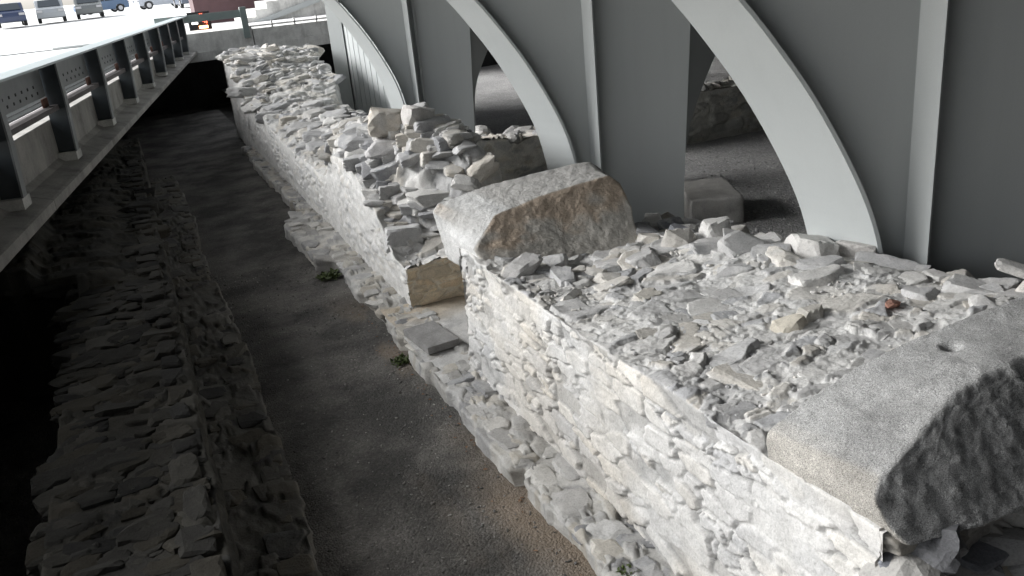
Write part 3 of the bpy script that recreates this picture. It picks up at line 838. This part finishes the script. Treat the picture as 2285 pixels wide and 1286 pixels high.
# tilted tan block across the far end of the near wall
near_p = [(2.44, 1.12), (2.36, 1.40), (2.66, 1.61), (2.9, 1.64), (3.12, 1.67), (3.6, 1.70), (3.86, 1.72), (3.95, 1.64), (3.95, 1.45), (3.84, 1.10)]
far_p = [(2.35, 1.12), (2.25, 1.60), (2.32, 1.67), (2.76, 1.73), (3.2, 1.76), (3.68, 1.78), (3.9, 1.77), (4.0, 1.69), (4.0, 1.5), (3.9, 1.1)]
def g2_col(x, y, z, nrm):
    o = np.empty(x.shape + (3,)); o[:] = (.54, .53, .51)
    fr = sstep(0.3, 0.6, -nrm[..., 1])
    n = fbm(x * 3, z * 5, seed=71, octv=4)
    band = sstep(-0.25, 0.25, n + (z - 1.55) * 1.6 + (x - 3.0) * 0.25)
    ochre = np.array([.60, .465, .345]); grey = np.array([.62, .59, .54])
    f = grey * (1 - band[..., None] * 0.75) + ochre * band[..., None] * 0.75
    o = o * (1 - fr[..., None]) + f * fr[..., None]
    lt = sstep(2.86, 2.74, x + 0.35 * (y - 6.9)) * sstep(0.5, 0.2, -nrm[..., 1])   # lime-washed left end
    return o * (1 - lt[..., None]) + np.array([.72, .72, .71]) * lt[..., None]
profile_block('stone_block', 'tilted tan stone block lying across the wall, with white sloping left end', near_p, far_p, 6.42, 7.35, 34, 7, M['granite_tan'], g2_col, [(3.3, 6.48, 1.5, .2, .02)], lean=0.95)
# grey granite block on the near end of the near wall
near_p = [(2.38, 1.36), (2.335, 1.43), (2.335, 1.52), (2.42, 1.58), (2.95, 1.73), (3.3, 1.77), (4.3, 1.77), (4.38, 1.72), (4.40, 1.26), (3.4, 1.29)]
far_p = [(2.38, 1.22), (2.335, 1.38), (2.335, 1.50), (2.42, 1.55), (2.95, 1.71), (3.3, 1.76), (4.3, 1.80), (4.38, 1.74), (4.40, 1.22), (3.4, 1.2)]
def g1_col(x, y, z, nrm):
    o = np.empty(x.shape + (3,)); o[:] = (.60, .60, .595)
    n = fbm(x * 2, y * 3, z * 3, seed=72, octv=4)
    lt = sstep(0.25, 0.7, -nrm[..., 0]) * 0.9
    o = o * (1 - lt[..., None]) + np.array([.60, .57, .52]) * lt[..., None]
    dk = sstep(0.0, 0.4, n) * 0.25
    return o * (1 - dk[..., None])
M['granite_grey'] = rock_mat('granite_grey_tinted', None, grain=120, bump=0.9, dist=0.006, speck=0.95, var=(0.80, 1.15))
profile_block('stone_block', 'large speckled grey granite block with a small socket hole, nearest the camera', near_p, far_p, 2.02, 2.84, 40, 9, M['granite_grey'], g1_col, [(3.28, 2.66, 1.75, .032, .09)], rad=0.03, wob=0.014, lean=0.85, lean0=1.34)

# block on the court gravel and the loose slab on the ledge
def rough_box(name, label, dims, loc, rz, mat, seed, cat, tint_c=None, rad=0.12, wob=0.05):
    bm = bmesh.new(); bmesh.ops.create_cube(bm, size=1.0)
    for v in bm.verts: v.co = Vector((v.co.x * dims[0], v.co.y * dims[1], v.co.z * dims[2]))
    bmesh.ops.bevel(bm, geom=list(bm.edges), offset=min(dims) * rad, segments=3, affect='EDGES', profile=0.6)
    bmesh.ops.triangulate(bm, faces=bm.faces)
    for _ in range(3):
        le = [e for e in bm.edges if e.calc_length() > min(dims) * 0.2]
        if le: bmesh.ops.subdivide_edges(bm, edges=le, cuts=1)
        bmesh.ops.triangulate(bm, faces=bm.faces)
    V = np.array([v.co[:] for v in bm.verts])
    bm.normal_update()
    Nn = np.array([v.normal[:] for v in bm.verts])
    s = 1.0 / max(dims)
    h = wob * min(dims) * fbm(V[:, 0] * 3 * s + seed, V[:, 1] * 3 * s, V[:, 2] * 3 * s, seed, 3) + 0.012 * min(dims) * 2 * fbm(V[:, 0] * 14 * s, V[:, 1] * 14 * s, V[:, 2] * 14 * s, seed + 1, 3)
    V = V + Nn * h[:, None]
    Fc = np.array([[v.index for v in f.verts] for f in bm.faces]); bm.free()
    o = mesh_np(name, V, Fc, mat, None, None if tint_c is None else np.broadcast_to(np.array(tint_c), V.shape), True)
    o.location = loc; o.rotation_euler = (0, 0, rz)
    return tag(o, label, cat)
rough_box('stone_block', 'squared stone block resting on the gravel beside the second steel pier', (0.66, 1.05, 0.36), (6.60, 9.20, 0.46), R(-24), M['rubble'], 21, 'stone block', (.42, .41, .39), 0.10, 0.10)
rough_box('stone_slab', 'flat grey slab lying loose on the ledge between the two walls', (0.34, 0.60, 0.075), (2.19, 7.70, 0.235), R(6), M['slate'], 22, 'stone slab', None, 0.10, 0.03)

# loose single stones that stand out
loose('brick_fragment', 'small red brick fragment bedded in the pale mortar of the wall top', 'brick', (4.03, 3.72, 1.44), (.13, .06, .05), R(20), (0.1, 0.2), M['brick_red'], 31)
loose('rubble_stone', 'cream squarish stone on the left of the pair in the hollow', 'stone', (3.42, 3.92, 1.33), (.24, .17, .20), R(-25), (0.1, -0.15), None, 32, (.60, .56, .48))
loose('rubble_stone', 'upright grey-tan stone on the right of the pair in the hollow', 'stone', (3.63, 3.98, 1.33), (.16, .15, .22), R(-10), (0.05, 0.1), None, 33, (.50, .48, .44))
loose('rubble_stone', 'white wedge stone perched on the wall top in front of the nearest pier', 'stone', (4.72, 3.42, 1.60), (.24, .10, .09), R(-40), (0.1, 0.35), None, 34, (.72, .71, .69))
loose('rubble_stone', 'pale cubic stone below the white wedge stone', 'stone', (4.70, 3.30, 1.50), (.15, .14, .13), R(10), (0, 0), None, 35, (.60, .57, .53))
loose('rubble_stone', 'cream cracked lump in the middle of the near wall top', 'stone', (3.04, 5.0, 1.30), (.20, .16, .13), R(15), (0.3, 0.1), None, 36, (.66, .63, .57))
loose('rubble_stone', 'grey upright boulder in the cleft beside the tilted tan block', 'stone', (3.98, 5.95, 1.25), (.30, .24, .26), R(12), (0.1, 0.05), None, 37, (.46, .44, .41))
loose('rubble_stone', 'round white boulder on the back rim of the near wall', 'stone', (4.32, 5.95, 1.33), (.28, .25, .22), R(40), (0, 0.1), None, 38, (.66, .65, .63))
loose('rubble_stone', 'grey cylindrical stone at the foot of the curved white flange', 'stone', (4.70, 4.78, 1.36), (.38, .18, .16), R(-52), (0.0, 0.1), None, 39, (.55, .53, .51))
loose('rubble_stone', 'big rounded boulder crowning the middle mound on its right', 'stone', (3.08, 10.1, 1.98), (.36, .34, .32), R(20), (0.1, 0.0), None, 40, (.58, .56, .54))
loose('rubble_stone', 'tan square boulder crowning the middle mound, beside the rounded one', 'stone', (2.80, 10.45, 1.93), (.46, .40, .36), R(-20), (0.05, 0.1), None, 41, (.60, .56, .50))
loose('rubble_stone', 'long dark grey stone jutting from the left corner of the middle mound', 'stone', (2.62, 10.35, 1.42), (.62, .34, .20), R(3), (0.05, 0.03), None, 42, (.30, .30, .31), rough=0.02)
loose('rubble_stone', 'grey stone capping the long dark one on the middle mound', 'stone', (2.72, 10.32, 1.66), (.56, .34, .22), R(-8), (0.0, -0.05), None, 43, (.50, .49, .49))
loose('rubble_stone', 'dark blue slate chip under the granite block at the wall corner', 'stone', (2.46, 2.10, 1.10), (.22, .10, .20), R(8), (0.1, 0.2), M['dark_slate'], 44)
loose('rubble_stone', 'grey angular stone at the left edge in front of the tan block', 'stone', (2.60, 6.12, 1.33), (.34, .22, .14), R(35), (0.15, -0.2), None, 45, (.50, .49, .48))

# ------------------------------------------------------------------ steel piers
TH = R(-30.0)
MV = Vector((math.cos(TH), math.sin(TH), 0)); NV = Vector((-math.sin(TH), math.cos(TH), 0))
ZB, ZT = 0.22, 6.9
ARC = [(-0.20, 0.22), (-0.235, 0.7), (-0.31, 1.22), (-0.39, 1.6), (-0.53, 1.93), (-0.70, 2.27), (-0.89, 2.61), (-1.13, 2.95), (-1.36, 3.27), (-1.75, 3.66), (-2.25, 4.05), (-2.9, 4.4), (-3.6, 4.65)]
def smooth_curve(pts, n):
    pts = np.asarray(pts, float)
    L = np.r_[0, np.cumsum(np.linalg.norm(np.diff(pts, axis=0), axis=1))]
    t = np.linspace(0, L[-1], n)
    out = np.c_[np.interp(t, L, pts[:, 0]), np.interp(t, L, pts[:, 1])]
    for _ in range(4):
        out[1:-1] = (out[:-2] + 2 * out[1:-1] + out[2:]) / 4
    return out
ARCS = smooth_curve(ARC, 48)
def P3(s, z, n=0.0): 
    v = MV * s + NV * n
    return Vector((v.x, v.y, z))
def make_pier(loc, label):
    r = empty('steel_pier', loc)
    tag(r, label, 'steel pier', 'steel arch piers')
    # web plate: arch edge on the left, slightly leaning edge on the right
    poly = [P3(s, z, 0.17) for s, z in ARCS] + [P3(-3.6, ZT, 0.17), P3(1.38, ZT, 0.17), P3(0.985, ZB, 0.17)]
    MB().prism(poly, NV * 0.03).build('web_plate', M['steel_web'], r)
    # curved flange: ribbon along the arch edge
    D = Vector((-0.105, 0.638, 0)); V = []; Fc = []
    for k, (s, z) in enumerate(ARCS):
        a = ARCS[max(k - 1, 0)]; b = ARCS[min(k + 1, len(ARCS) - 1)]
        tx, tz = b[0] - a[0], b[1] - a[1]; l = math.hypot(tx, tz)
        off = P3(tz / l * 0.03, 0) + Vector((0, 0, -tx / l * 0.03))
        p0 = P3(s, z); 
        V += [p0, p0 + D, p0 + D + off, p0 + off]
    for k in range(len(ARCS) - 1):
        for j in range(4):
            Fc.append((k * 4 + j, k * 4 + (j + 1) % 4, (k + 1) * 4 + (j + 1) % 4, (k + 1) * 4 + j))
    Fc += [(0, 1, 2, 3), tuple(4 * (len(ARCS) - 1) + j for j in (3, 2, 1, 0))]
    fl = MB(); fl.add(V, Fc); fl.build('arch_flange', M['steel_grey'], r, smooth=False)
    # upright stiffener standing proud of the web
    st = MB()
    q = [Vector((0, 0, ZB)), Vector((-0.035, 0.19, ZB)), Vector((-0.011, 0.194, ZB)), Vector((0.024, 0.004, ZB))]
    st.prism(q, (0, 0, ZT - ZB)); st.build('stiffener', M['steel_grey'], r)
    # rear wing with the mirrored arch edge
    wd = Vector((math.cos(R(20)), math.sin(R(20)), 0))
    wing = [(-0.06, ZB), (-0.05, 0.9), (0.0, 1.33), (0.11, 1.60), (0.244, 1.77), (0.40, 1.99), (0.643, 2.29), (0.95, 2.6), (1.4, 2.95), (2.0, 3.3), (2.8, 3.6)]
    wing = smooth_curve([(a + 0.15, z) for a, z in wing], 30)
    base = P3(0.96, 0, 0.205)
    poly = [base + wd * s + Vector((0, 0, z)) for s, z in wing] + [base + wd * 2.8 + Vector((0, 0, ZT)), base + wd * -0.06 + Vector((0, 0, ZT))]
    MB().prism(poly, Vector((-wd.y, wd.x, 0)) * 0.03).build('wing_plate', M['steel_web'], r)
    MB().box(-0.35, 1.1, 0.10, 0.30, ZB, ZB + 0.09, Matrix.Rotation(TH, 4, 'Z')).build('base_plate', M['steel_web'], r)
    return r
make_pier((5.1, 4.41, 0), 'nearest grey steel pier with wide curved pale flange, behind the granite block')
make_pier((5.1, 9.33, 0), 'middle grey steel pier with curved flange rising behind the tilted tan block')
make_pier((5.1, 16.52, 0), 'far grey steel pier whose curved flange meets the end panel')
# ribbed end panel beyond the last pier
r = empty('ribbed_panel', (5.2, 22.6, 0)); tag(r, 'ribbed grey steel end panel with pale upright edge beside the far mound', 'steel panel')
MB().prism([(-0.30, 0.16, 0.2), (-0.02, -0.16, 0.2), (0.015, -0.06, 0.2), (0.015, 0.25, 0.2), (-0.2, 0.25, 0.2)], (0, 0, 6.7)).build('edge_post', M['steel_grey'], r)
rb = MB(); rb.box(0.02, 0.06, -6.0, 0.2, 0.2, 6.9)
for k in range(10): rb.box(0.010, 0.0185, -0.47 - k * 0.45, -0.45 - k * 0.45, 0.2, 6.9)
rb.build('ribbed_sheet', M['steel_web'], r)

# ------------------------------------------------------------------ street slab, edge beam and railing
A0 = Vector((-1.25, 11.03, 0)); DV = Vector((2.31 + 1.25, 31.69 - 11.03, 0)).normalized(); PV = Vector((DV.y, -DV.x, 0))   # PV points to the path
A0 = A0 - PV * 0.26
RAIL = Matrix.Translation(A0) @ Matrix(((DV.x, PV.x, 0, 0), (DV.y, PV.y, 0, 0), (0, 0, 1, 0), (0, 0, 0, 1)))   # local x along, y to the path
L0, L1 = -16.0, 20.6
def settle(o):
    """the beam grows shallower away from the camera"""
    for v in o.data.vertices:
        w = v.co if o.parent is None else v.co
        sx = (Vector((w.x, w.y, 0)) - A0).dot(DV)
        k = min(max(1 - 0.024 * sx, 0.45), 1.5)
        if w.z < 2.185: v.co.z = 2.185 + (w.z - 2.185) * k
    return o
st = MB()
prof = [(-1500, 2.10), (2, 2.10), (62, 2.66), (1500, 2.66)]
for (xa, za), (xb, zb) in zip(prof[:-1], prof[1:]):
    st.add([RAIL @ Vector(q) for q in ((xa, -1500, za), (xb, -1500, zb), (xb, -0.46, zb), (xa, -0.46, za), (xa, -1500, 1.62), (xb, -1500, 1.62), (xb, -0.46, 1.62), (xa, -0.46, 1.62))],
           [(0, 1, 2, 3), (4, 7, 6, 5), (3, 2, 6, 7)])
tag(st.build('street', M['asphalt']), kind='structure')
b = empty('concrete_beam', A0, 0); tag(b, 'long stained concrete edge beam carrying the street railing', 'concrete beam')
def beam_part(name, poly, x0, x1, mat, parent):
    mb = MB(); mb.prism([RAIL @ Vector((x0, y, z)) for y, z in poly], DV * (x1 - x0))
    return part_at(mb.build(name, mat, parent, bevel=0.0), parent)
for k in range(9):
    q0, q1 = -16 + k * 4.09, -16 + (k + 1) * 4.09 - 0.012
    settle(beam_part('beam_body', [(-0.45, 1.40), (0.33, 1.385), (0.36, 1.40), (0.36, 1.515), (0.33, 1.53), (0.08, 1.60), (0.0, 1.66), (0.0, 2.18), (-0.02, 2.20), (-0.45, 2.20)], q0, q1, M['concrete'], b))
pads = MB()
POSTS = [-5.9, -3.05, -0.22, 2.55, 5.42, 8.12, 10.65, 13.05, 15.1, 17.2, 19.1]
for q in POSTS: pads.box(q - 0.13, q + 0.17, -0.01, 0.24, 1.60, 1.72, RAIL)
part_at(settle(pads.build('mortar_pad', M['concrete_pale'], b)), b)

rl = empty('street_railing', A0, 0); tag(rl, 'dark steel street railing with fin posts, perforated panels and glass above', 'railing')
def rpart(mb, name, mat, parent=None, bevel=0.0):
    return part_at(mb.build(name, mat, rl, bevel=bevel), rl)
for i, s in enumerate(POSTS):
    mb = MB()
    prof = [(0.0, 1.72), (0.22, 1.72), (0.245, 2.3), (0.245, 2.935), (0.0, 2.935)]
    mb.prism([RAIL @ Vector((s - 0.035, y, z)) for y, z in prof], DV * 0.07)
    settle(rpart(mb, 'post', M['steel_dark']))
    e = MB()
    pr2 = [(0.221, 1.72), (0.246, 2.3), (0.246, 2.935), (0.268, 2.935), (0.268, 2.3), (0.243, 1.72)]
    e.prism([RAIL @ Vector((s - 0.075, y, z)) for y, z in pr2], DV * 0.15)
    settle(rpart(e, 'post_flange', M['steel_panel']))
    if i + 1 < len(POSTS):
        s2 = POSTS[i + 1]; a, c = s + 0.06, s2 - 0.06
        pn = MB(); pn.box(a, c, 0.02, 0.035, 2.525, 2.93, RAIL)
        pn.box(a, c, 0.02, 0.035, 2.475, 2.492, RAIL); pn.box(a, c, 0.02, 0.035, 2.42, 2.442, RAIL)
        nb = int((c - a) / 0.045)
        for k in range(nb):
            q = a + (k + 0.5) * (c - a) / nb
            pn.box(q - 0.006, q + 0.006, 0.022, 0.033, 2.44, 2.53, RAIL)
        nf = len(pn.f)
        for rrow, (zc, nn) in enumerate(((2.69, 8), (2.60, 8))):
            for k in range(nn):
                q = a + 0.25 + 0.5 * rrow * 0.25 + k * (c - a - 0.45) / nn
                pn.box(q - 0.025, q + 0.025, 0.0352, 0.039, zc - 0.018, zc + 0.018, RAIL)
        pan = rpart(pn, 'panel', M['steel_panel'])
        pan.data.materials.append(M['black'])
        for pf_ in list(pan.data.polygons)[nf:]: pf_.material_index = 1
        pk = MB(); pk.box(a, c, -0.02, 0.16, 2.33, 2.395, RAIL); rpart(pk, 'plank', M['plank'])
        br = MB(); br.box(c - 0.30, c - 0.05, 0.036, 0.06, 2.396, 2.51, RAIL); rpart(br, 'bracket', M['rust'])
        gl = MB(); gl.box(a - 0.04, c + 0.04, -0.055, -0.043, 2.96, 3.32, RAIL); rpart(gl, 'glass_panel', M['glass'])
hr = MB(); hr.box(L0, L1, 0.245, 0.285, 2.937, 2.965, RAIL); rpart(hr, 'handrail', M['rail_top'])
hl = MB(); hl.box(L0, L1, -0.10, 0.243, 2.937, 2.955, RAIL); rpart(hl, 'top_ledge', M['rail_top'])

# dark retaining wall below the street
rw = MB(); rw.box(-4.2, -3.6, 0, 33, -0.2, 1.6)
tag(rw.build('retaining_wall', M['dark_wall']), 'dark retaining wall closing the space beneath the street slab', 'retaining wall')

# ------------------------------------------------------------------ cross bridge at the far end
YB = 31.0
cb = empty('footbridge', (2.2, YB, 0)); tag(cb, 'pale concrete footbridge crossing beyond the far mound', 'footbridge')
def bpart(mb, name, mat): return part_at(mb.build(name, mat, cb), cb)
bpart(MB().box(1.2, 4.14, YB, YB + 2.4, 1.52, 2.40), 'deck_panel', M['concrete_pale'])
bpart(MB().box(4.17, 10.0, YB + 0.01, YB + 2.4, 1.58, 2.34), 'deck_panel', M['concrete_pale'])
lp = MB()
lp.prism([(1.2, YB - 0.08, 1.50), (10.0, YB - 0.08, 1.62), (10.0, YB - 0.08, 2.02), (4.4, YB - 0.08, 1.83), (1.2, YB - 0.08, 1.78)], (0, 0.078, 0))
bpart(lp, 'lower_lip', M['concrete_pale'])
bpart(MB().box(1.2, 3.9, YB - 0.02, YB + 0.02, 2.74, 2.98), 'railing_panel', M['teal'])
bpart(MB().box(3.86, 4.06, YB - 0.10, YB + 0.10, 2.08, 3.06), 'railing_post', M['teal'])
rails = MB()
rails.box(4.07, 10, YB - 0.03, YB + 0.03, 2.40, 2.44)
for k in range(8): rails.box(4.8 + k * 0.75, 4.85 + k * 0.75, YB - 0.03, YB + 0.03, 2.341, 2.55)
bpart(rails, 'kerb_rail', M['white_wall'])
blk = MB(); blk.box(-3.6, 12, YB + 2.42, YB + 2.7, -0.2, 2.3)  # added dark wall that keeps the passage under the bridge black
tag(blk.build('shade_wall', M['dark_wall']), 'dark wall added to keep the passage beneath the footbridge black', 'retaining wall')
pz = MB(); pz.box(-2, 40, YB + 2.42, YB + 60, 2.302, 2.36); tag(pz.build('plaza', M['asphalt']), kind='structure')
# stair beyond the bridge
sr = empty('staircase', (5.0, 36, 2.36)); tag(sr, 'white concrete staircase rising to the right beyond the footbridge', 'staircase')
prof = [(4.6, 2.36)]
xx, zz = 4.6, 2.55
for k in range(12):
    prof.append((xx, zz)); prof.append((xx + 0.46, zz)); xx += 0.46; zz += 0.26
prof += [(xx, zz), (xx, 2.36)]
sp = MB(); sp.prism([(x, 36.0, z) for x, z in prof], (0, 3.0, 0)); part_at(sp.build('steps', M['white_wall'], sr), sr)
sg = MB(); sg.prism([(4.9, 35.9, 2.37), (5.6, 35.9, 2.37), (10.4, 35.9, 3.55), (10.4, 35.9, 3.80)], (0, 0.098, 0)); part_at(sg.build('stringer', M['steel_grey'], sr), sr)
# red hoarding with a perforated plate and an LED sign
hd = empty('red_kiosk', (2.4, 40, 2.36)); tag(hd, 'dark red kiosk with white perforated plate behind the footbridge railing', 'kiosk')
part_at(MB().box(3.2, 6.2, 40, 42, 2.36, 5.2).build('body', M['red_wall'], hd), hd)
part_at(MB().box(3.1, 6.3, 39.9, 42.1, 5.2, 5.4).build('roof', M['steel_dark'], hd), hd)
mt, nt, p = new_mat('perforated_white')
tc = N(nt, 'ShaderNodeTexCoord'); vv = N(nt, 'ShaderNodeTexVoronoi'); vv.inputs['Scale'].default_value = 9.0; vv.inputs['Randomness'].default_value = 0.15
nt.links.new(tc.outputs['Object'], vv.inputs['Vector'])
nt.links.new(ramp(nt, vv.outputs['Distance'], [(0.36, 0.8), (0.42, 0.12)]).outputs[0], p.inputs['Base Color'])
part_at(MB().box(4.0, 5.6, 39.95, 39.985, 3.72, 4.6).build('perforated_plate', mt, hd), hd)
sg = empty('signal_lamp', (2.60, 33.5, 2.36)); tag(sg, 'pedestrian signal lit with a white arrow and red figure at the railing corner', 'signal')
part_at(MB().box(2.40, 3.15, 33.52, 33.7, 2.36, 3.0).build('housing', M['black'], sg), sg)
ar = MB(); ar.prism([(2.45, 33.50, 2.74), (2.76, 33.50, 2.74), (2.60, 33.50, 2.92)], (0, 0.015, 0)); ar.box(2.50, 2.70, 33.50, 33.515, 2.60, 2.735)
part_at(ar.build('arrow', M['lamp_white'], sg), sg)
hn = MB()
for k, (x, z0, z1) in enumerate([(2.80, 2.72, 2.94), (2.86, 2.66, 2.94), (2.92, 2.62, 2.92), (2.98, 2.60, 2.92), (3.04, 2.68, 2.88)]): hn.box(x, x + 0.04, 33.50, 33.515, z0, z1)
part_at(hn.build('red_figure', M['lamp_red'], sg), sg)
part_at(MB().box(2.72, 3.02, 33.48, 33.515, 2.44, 2.53).build('lamp', M['lamp_orange'], sg), sg)

# ------------------------------------------------------------------ building shell over the excavation (seen only as the shade it casts and its dim back)
sh = MB(); sh.prism([(-7.3, -5.4, 6.95), (30, -5.4, 6.95), (30, 34, 6.95), (9, 34, 6.95), (7.6, 26, 6.95), (-1.6, 26, 6.95)], (0, 0, 0.35))
tag(sh.build('ceiling', M['ceiling']), kind='structure')
bw = MB(); bw.box(20, 20.4, -8, 34, 0, 6.94); bw.box(-9.0, 20, -6.0, -5.6, 0, 6.94); bw.box(7.6, 20, 29, 29.4, 0, 6.94)  # the wall behind the camera is unseen, added to darken the pier webs
tag(bw.build('building_and_blocker_wall', M['dark_wall']), 'dark back walls of the building above the dig, plus an unseen light-blocking wall added behind the camera', 'building wall')
for k, (x, y) in enumerate(((11.8, 17.2), (12.6, 21.0))):
    pr = MB(); pr.box(-0.11, 0.11, -0.11, 0.11, 0.25, 6.94); pr.box(-0.2, 0.2, -0.2, 0.2, 0.25, 0.30)
    o = pr.build('steel_post', M['steel_dark']); o.location = (x, y, 0)
    tag(o, ('thin dark steel post standing on the court seen through the middle arch', 'thin dark steel post standing farthest back in the court')[k], 'post')

# ------------------------------------------------------------------ parked cars
def wheel_mb(x, y):
    n = 20; v = []; f = []
    for yy in (-0.1, 0.1):
        for k in range(n):
            a = 2 * math.pi * k / n; v.append((x + 0.32 * math.cos(a), y + yy, 0.32 + 0.32 * math.sin(a)))
    f = [tuple(range(n)), tuple(range(2 * n - 1, n - 1, -1))] + [(k, (k + 1) % n, n + (k + 1) % n, n + k) for k in range(n)]
    return MB().add(v, f)
def make_car(body_mat):
    r = empty('parked_car')
    side = [(-2.1, 0.32), (-2.15, 0.62), (-2.05, 0.86), (-1.25, 0.95), (-0.65, 1.40), (0.85, 1.44), (1.55, 1.02), (2.05, 0.95), (2.15, 0.60), (2.1, 0.30), (1.75, 0.28), (1.62, 0.58), (1.32, 0.66), (1.02, 0.58), (0.9, 0.26), (-0.95, 0.26), (-1.05, 0.58), (-1.35, 0.66), (-1.65, 0.58), (-1.78, 0.30)]
    mb = MB(); mb.prism([(x, -0.82, z) for x, z in side], (0, 1.64, 0)); mb.build('body', body_mat, r, bevel=0.03)
    for sy in (-0.835, 0.823):
        w = MB(); w.prism([(-1.08, sy, 0.98), (-0.60, sy, 1.33), (0.02, sy, 1.35), (0.02, sy, 0.98)], (0, 0.012, 0)); w.build('side_window', M['carglass'], r)
        w = MB(); w.prism([(0.10, sy, 0.98), (0.10, sy, 1.35), (0.78, sy, 1.36), (1.38, sy, 1.02)], (0, 0.012, 0)); w.build('side_window', M['carglass'], r)
    g = MB(); g.prism([(-1.22, -0.66, 0.985), (-1.22, 0.66, 0.985), (-0.70, 0.60, 1.385), (-0.70, -0.60, 1.385)], (-0.02, 0, 0.022)); g.build('windscreen', M['carglass'], r)
    g = MB(); g.prism([(0.92, -0.60, 1.41), (0.92, 0.60, 1.41), (1.50, 0.66, 1.06), (1.50, -0.66, 1.06)], (0.02, 0, 0.022)); g.build('rear_window', M['carglass'], r)
    for x in (-1.35, 1.32):
        for y in (-0.74, 0.74):
            t = wheel_mb(x, y).build('wheel', M['tyre'], r)
            rm = wheel_mb(x, y)
            rm.v = [(x + (a - x) * 0.6, y + (b_ - y) * 1.06, 0.32 + (c - 0.32) * 0.6) for a, b_, c in rm.v]
            rm.build('rim', M['rim'], t)
    for y in (-0.62, 0.62):
        MB().box(-2.17, -2.05, y - 0.16, y + 0.16, 0.66, 0.80).build('headlight', M['rim'], r)
        MB().box(2.06, 2.17, y - 0.16, y + 0.16, 0.70, 0.86).build('tail_light', M['rust'], r)
    return r
def copy_tree(o, parent=None, mat=None):
    c = o.copy(); COL.objects.link(c); c.parent = parent
    if mat and o.type == 'MESH' and o.name.split('.')[0] == 'body':
        c.data = o.data.copy(); c.data.materials[0] = mat
    for ch in [x for x in o.children]: copy_tree(ch, c, mat)
    return c
CARS = [  # x, y, z, heading, colour, label
    (-5.9, 66.0, 2.662, 97, (0.03, 0.045, 0.10), 'dark blue car at the left end of the nearer parked row'),
    (-3.6, 67.5, 2.662, 93, (0.34, 0.36, 0.38), 'pale grey car second in the nearer row, beside the dark blue one'),
    (-1.3, 69.0, 2.662, 92, (0.16, 0.17, 0.17), 'grey-green car at the right end of the nearer parked row'),
    (-8.5, 92.0, 2.662, 92, (0.16, 0.20, 0.21), 'dark grey car far off above the nearer row'),
    (-0.6, 88.0, 2.662, 20, (0.10, 0.16, 0.26), 'blue car parked past the gap in the row'),
    (4.2, 84.0, 2.662, 15, (0.42, 0.45, 0.50), 'silver car parked right of the blue one'),
    (5.4, 71.0, 2.662, 95, (0.09, 0.11, 0.15), 'black car parked beside the far railing end'),
]
proto = None
for i, (x, y, zc, a, colr, lab) in enumerate(CARS):
    mt = paint_mat('car_paint', colr, rough=0.25, var=0.03, spec=0.6)
    if proto is None: proto = make_car(mt); c = proto
    else: c = copy_tree(proto, None, mt)
    c.location = (x, y, zc); c.rotation_euler = (0, 0, R(a))
    tag(c, lab, 'car', 'cars parked across the street')

# ------------------------------------------------------------------ small things: weeds, dry leaves, pebbles
def weed(name, label, loc, n, size, seed, mat):
    rg = random.Random(seed); v = []; f = []
    for k in range(n):
        a = rg.uniform(0, 6.28); l = size * rg.uniform(0.4, 1.0); el = rg.uniform(0.2, 1.2); w = l * 0.22
        ox, oy = rg.uniform(-1, 1) * size * 0.9, rg.uniform(-1, 1) * size * 0.9
        d = Vector((math.cos(a) * math.cos(el), math.sin(a) * math.cos(el), math.sin(el)))
        sd = Vector((-math.sin(a), math.cos(a), 0)) * w
        p = Vector((ox, oy, 0.0)); b0 = len(v)
        v += [p, p + d * l * 0.5 + sd, p + d * l + Vector((0, 0, -0.2 * l)), p + d * l * 0.5 - sd]
        f.append((b0, b0 + 1, b0 + 2, b0 + 3))
    o = MB().add(v, f).build(name, mat); o.location = loc
    return tag(o, label, 'weed')
weed('weed', 'patch of green weeds below the ledge where it steps out', (1.82, 10.85, 0.03), 130, 0.13, 1, M['leaf'])
weed('weed', 'small green weed at the ledge edge beside the loose slab', (1.86, 7.75, 0.03), 90, 0.09, 2, M['leaf'])
weed('weed', 'tiny weed growing on the ledge at the bottom of the picture', (2.06, 3.75, 0.18), 40, 0.05, 3, M['leaf'])
rng = np.random.default_rng(77)
v = []; f = []
for k in range(70):
    x = 1.93 - abs(rng.normal(0, 0.10)); y = rng.uniform(3.0, 9.5)
    a = rng.uniform(0, 6.28); s = rng.uniform(0.008, 0.022)
    z = float(path_z(np.array([x]), np.array([y]))[0]) + 0.006
    b0 = len(v); ca, sa = math.cos(a) * s, math.sin(a) * s
    v += [(x - ca, y - sa, z), (x + sa * 0.5, y - ca * 0.5, z + 0.01), (x + ca, y + sa, z + 0.002), (x - sa * 0.5, y + ca * 0.5, z + 0.006)]
    f.append((b0, b0 + 1, b0 + 2, b0 + 3))
tag(MB().add(v, f).build('leaf_litter', M['dry_leaf']), 'scattered dry leaf bits along the path edge', 'leaf litter', None, 'stuff')
pl = Pile()
scatter(pl, rng, 1700, (0.45, 1.95), (3.0, 12.0), lambda x, y: path_z(np.array([x]), np.array([y]))[0], (0.007, 0.022), 2, 0.2, 0, 1.5, pal=np.array([[.12, .115, .11], [.16, .155, .15], [.20, .19, .18], [.34, .33, .31]]), dust=False)
tag(pl.build('path_pebbles', M['rubble']), 'small grey gravel stones strewn on the dark path', 'gravel', None, 'stuff')
pl = Pile()
scatter(pl, rng, 2200, (4.9, 9.0), (5.6, 13.0), lambda x, y: 0.302, (0.012, 0.034), 2, 0.15, 0, 1.5, pal=np.array([[.28, .278, .275], [.34, .335, .33], [.44, .435, .43]]), dust=False)
tag(pl.build('court_pebbles', M['rubble']), 'coarse grey gravel stones covering the court floor', 'gravel', None, 'stuff')
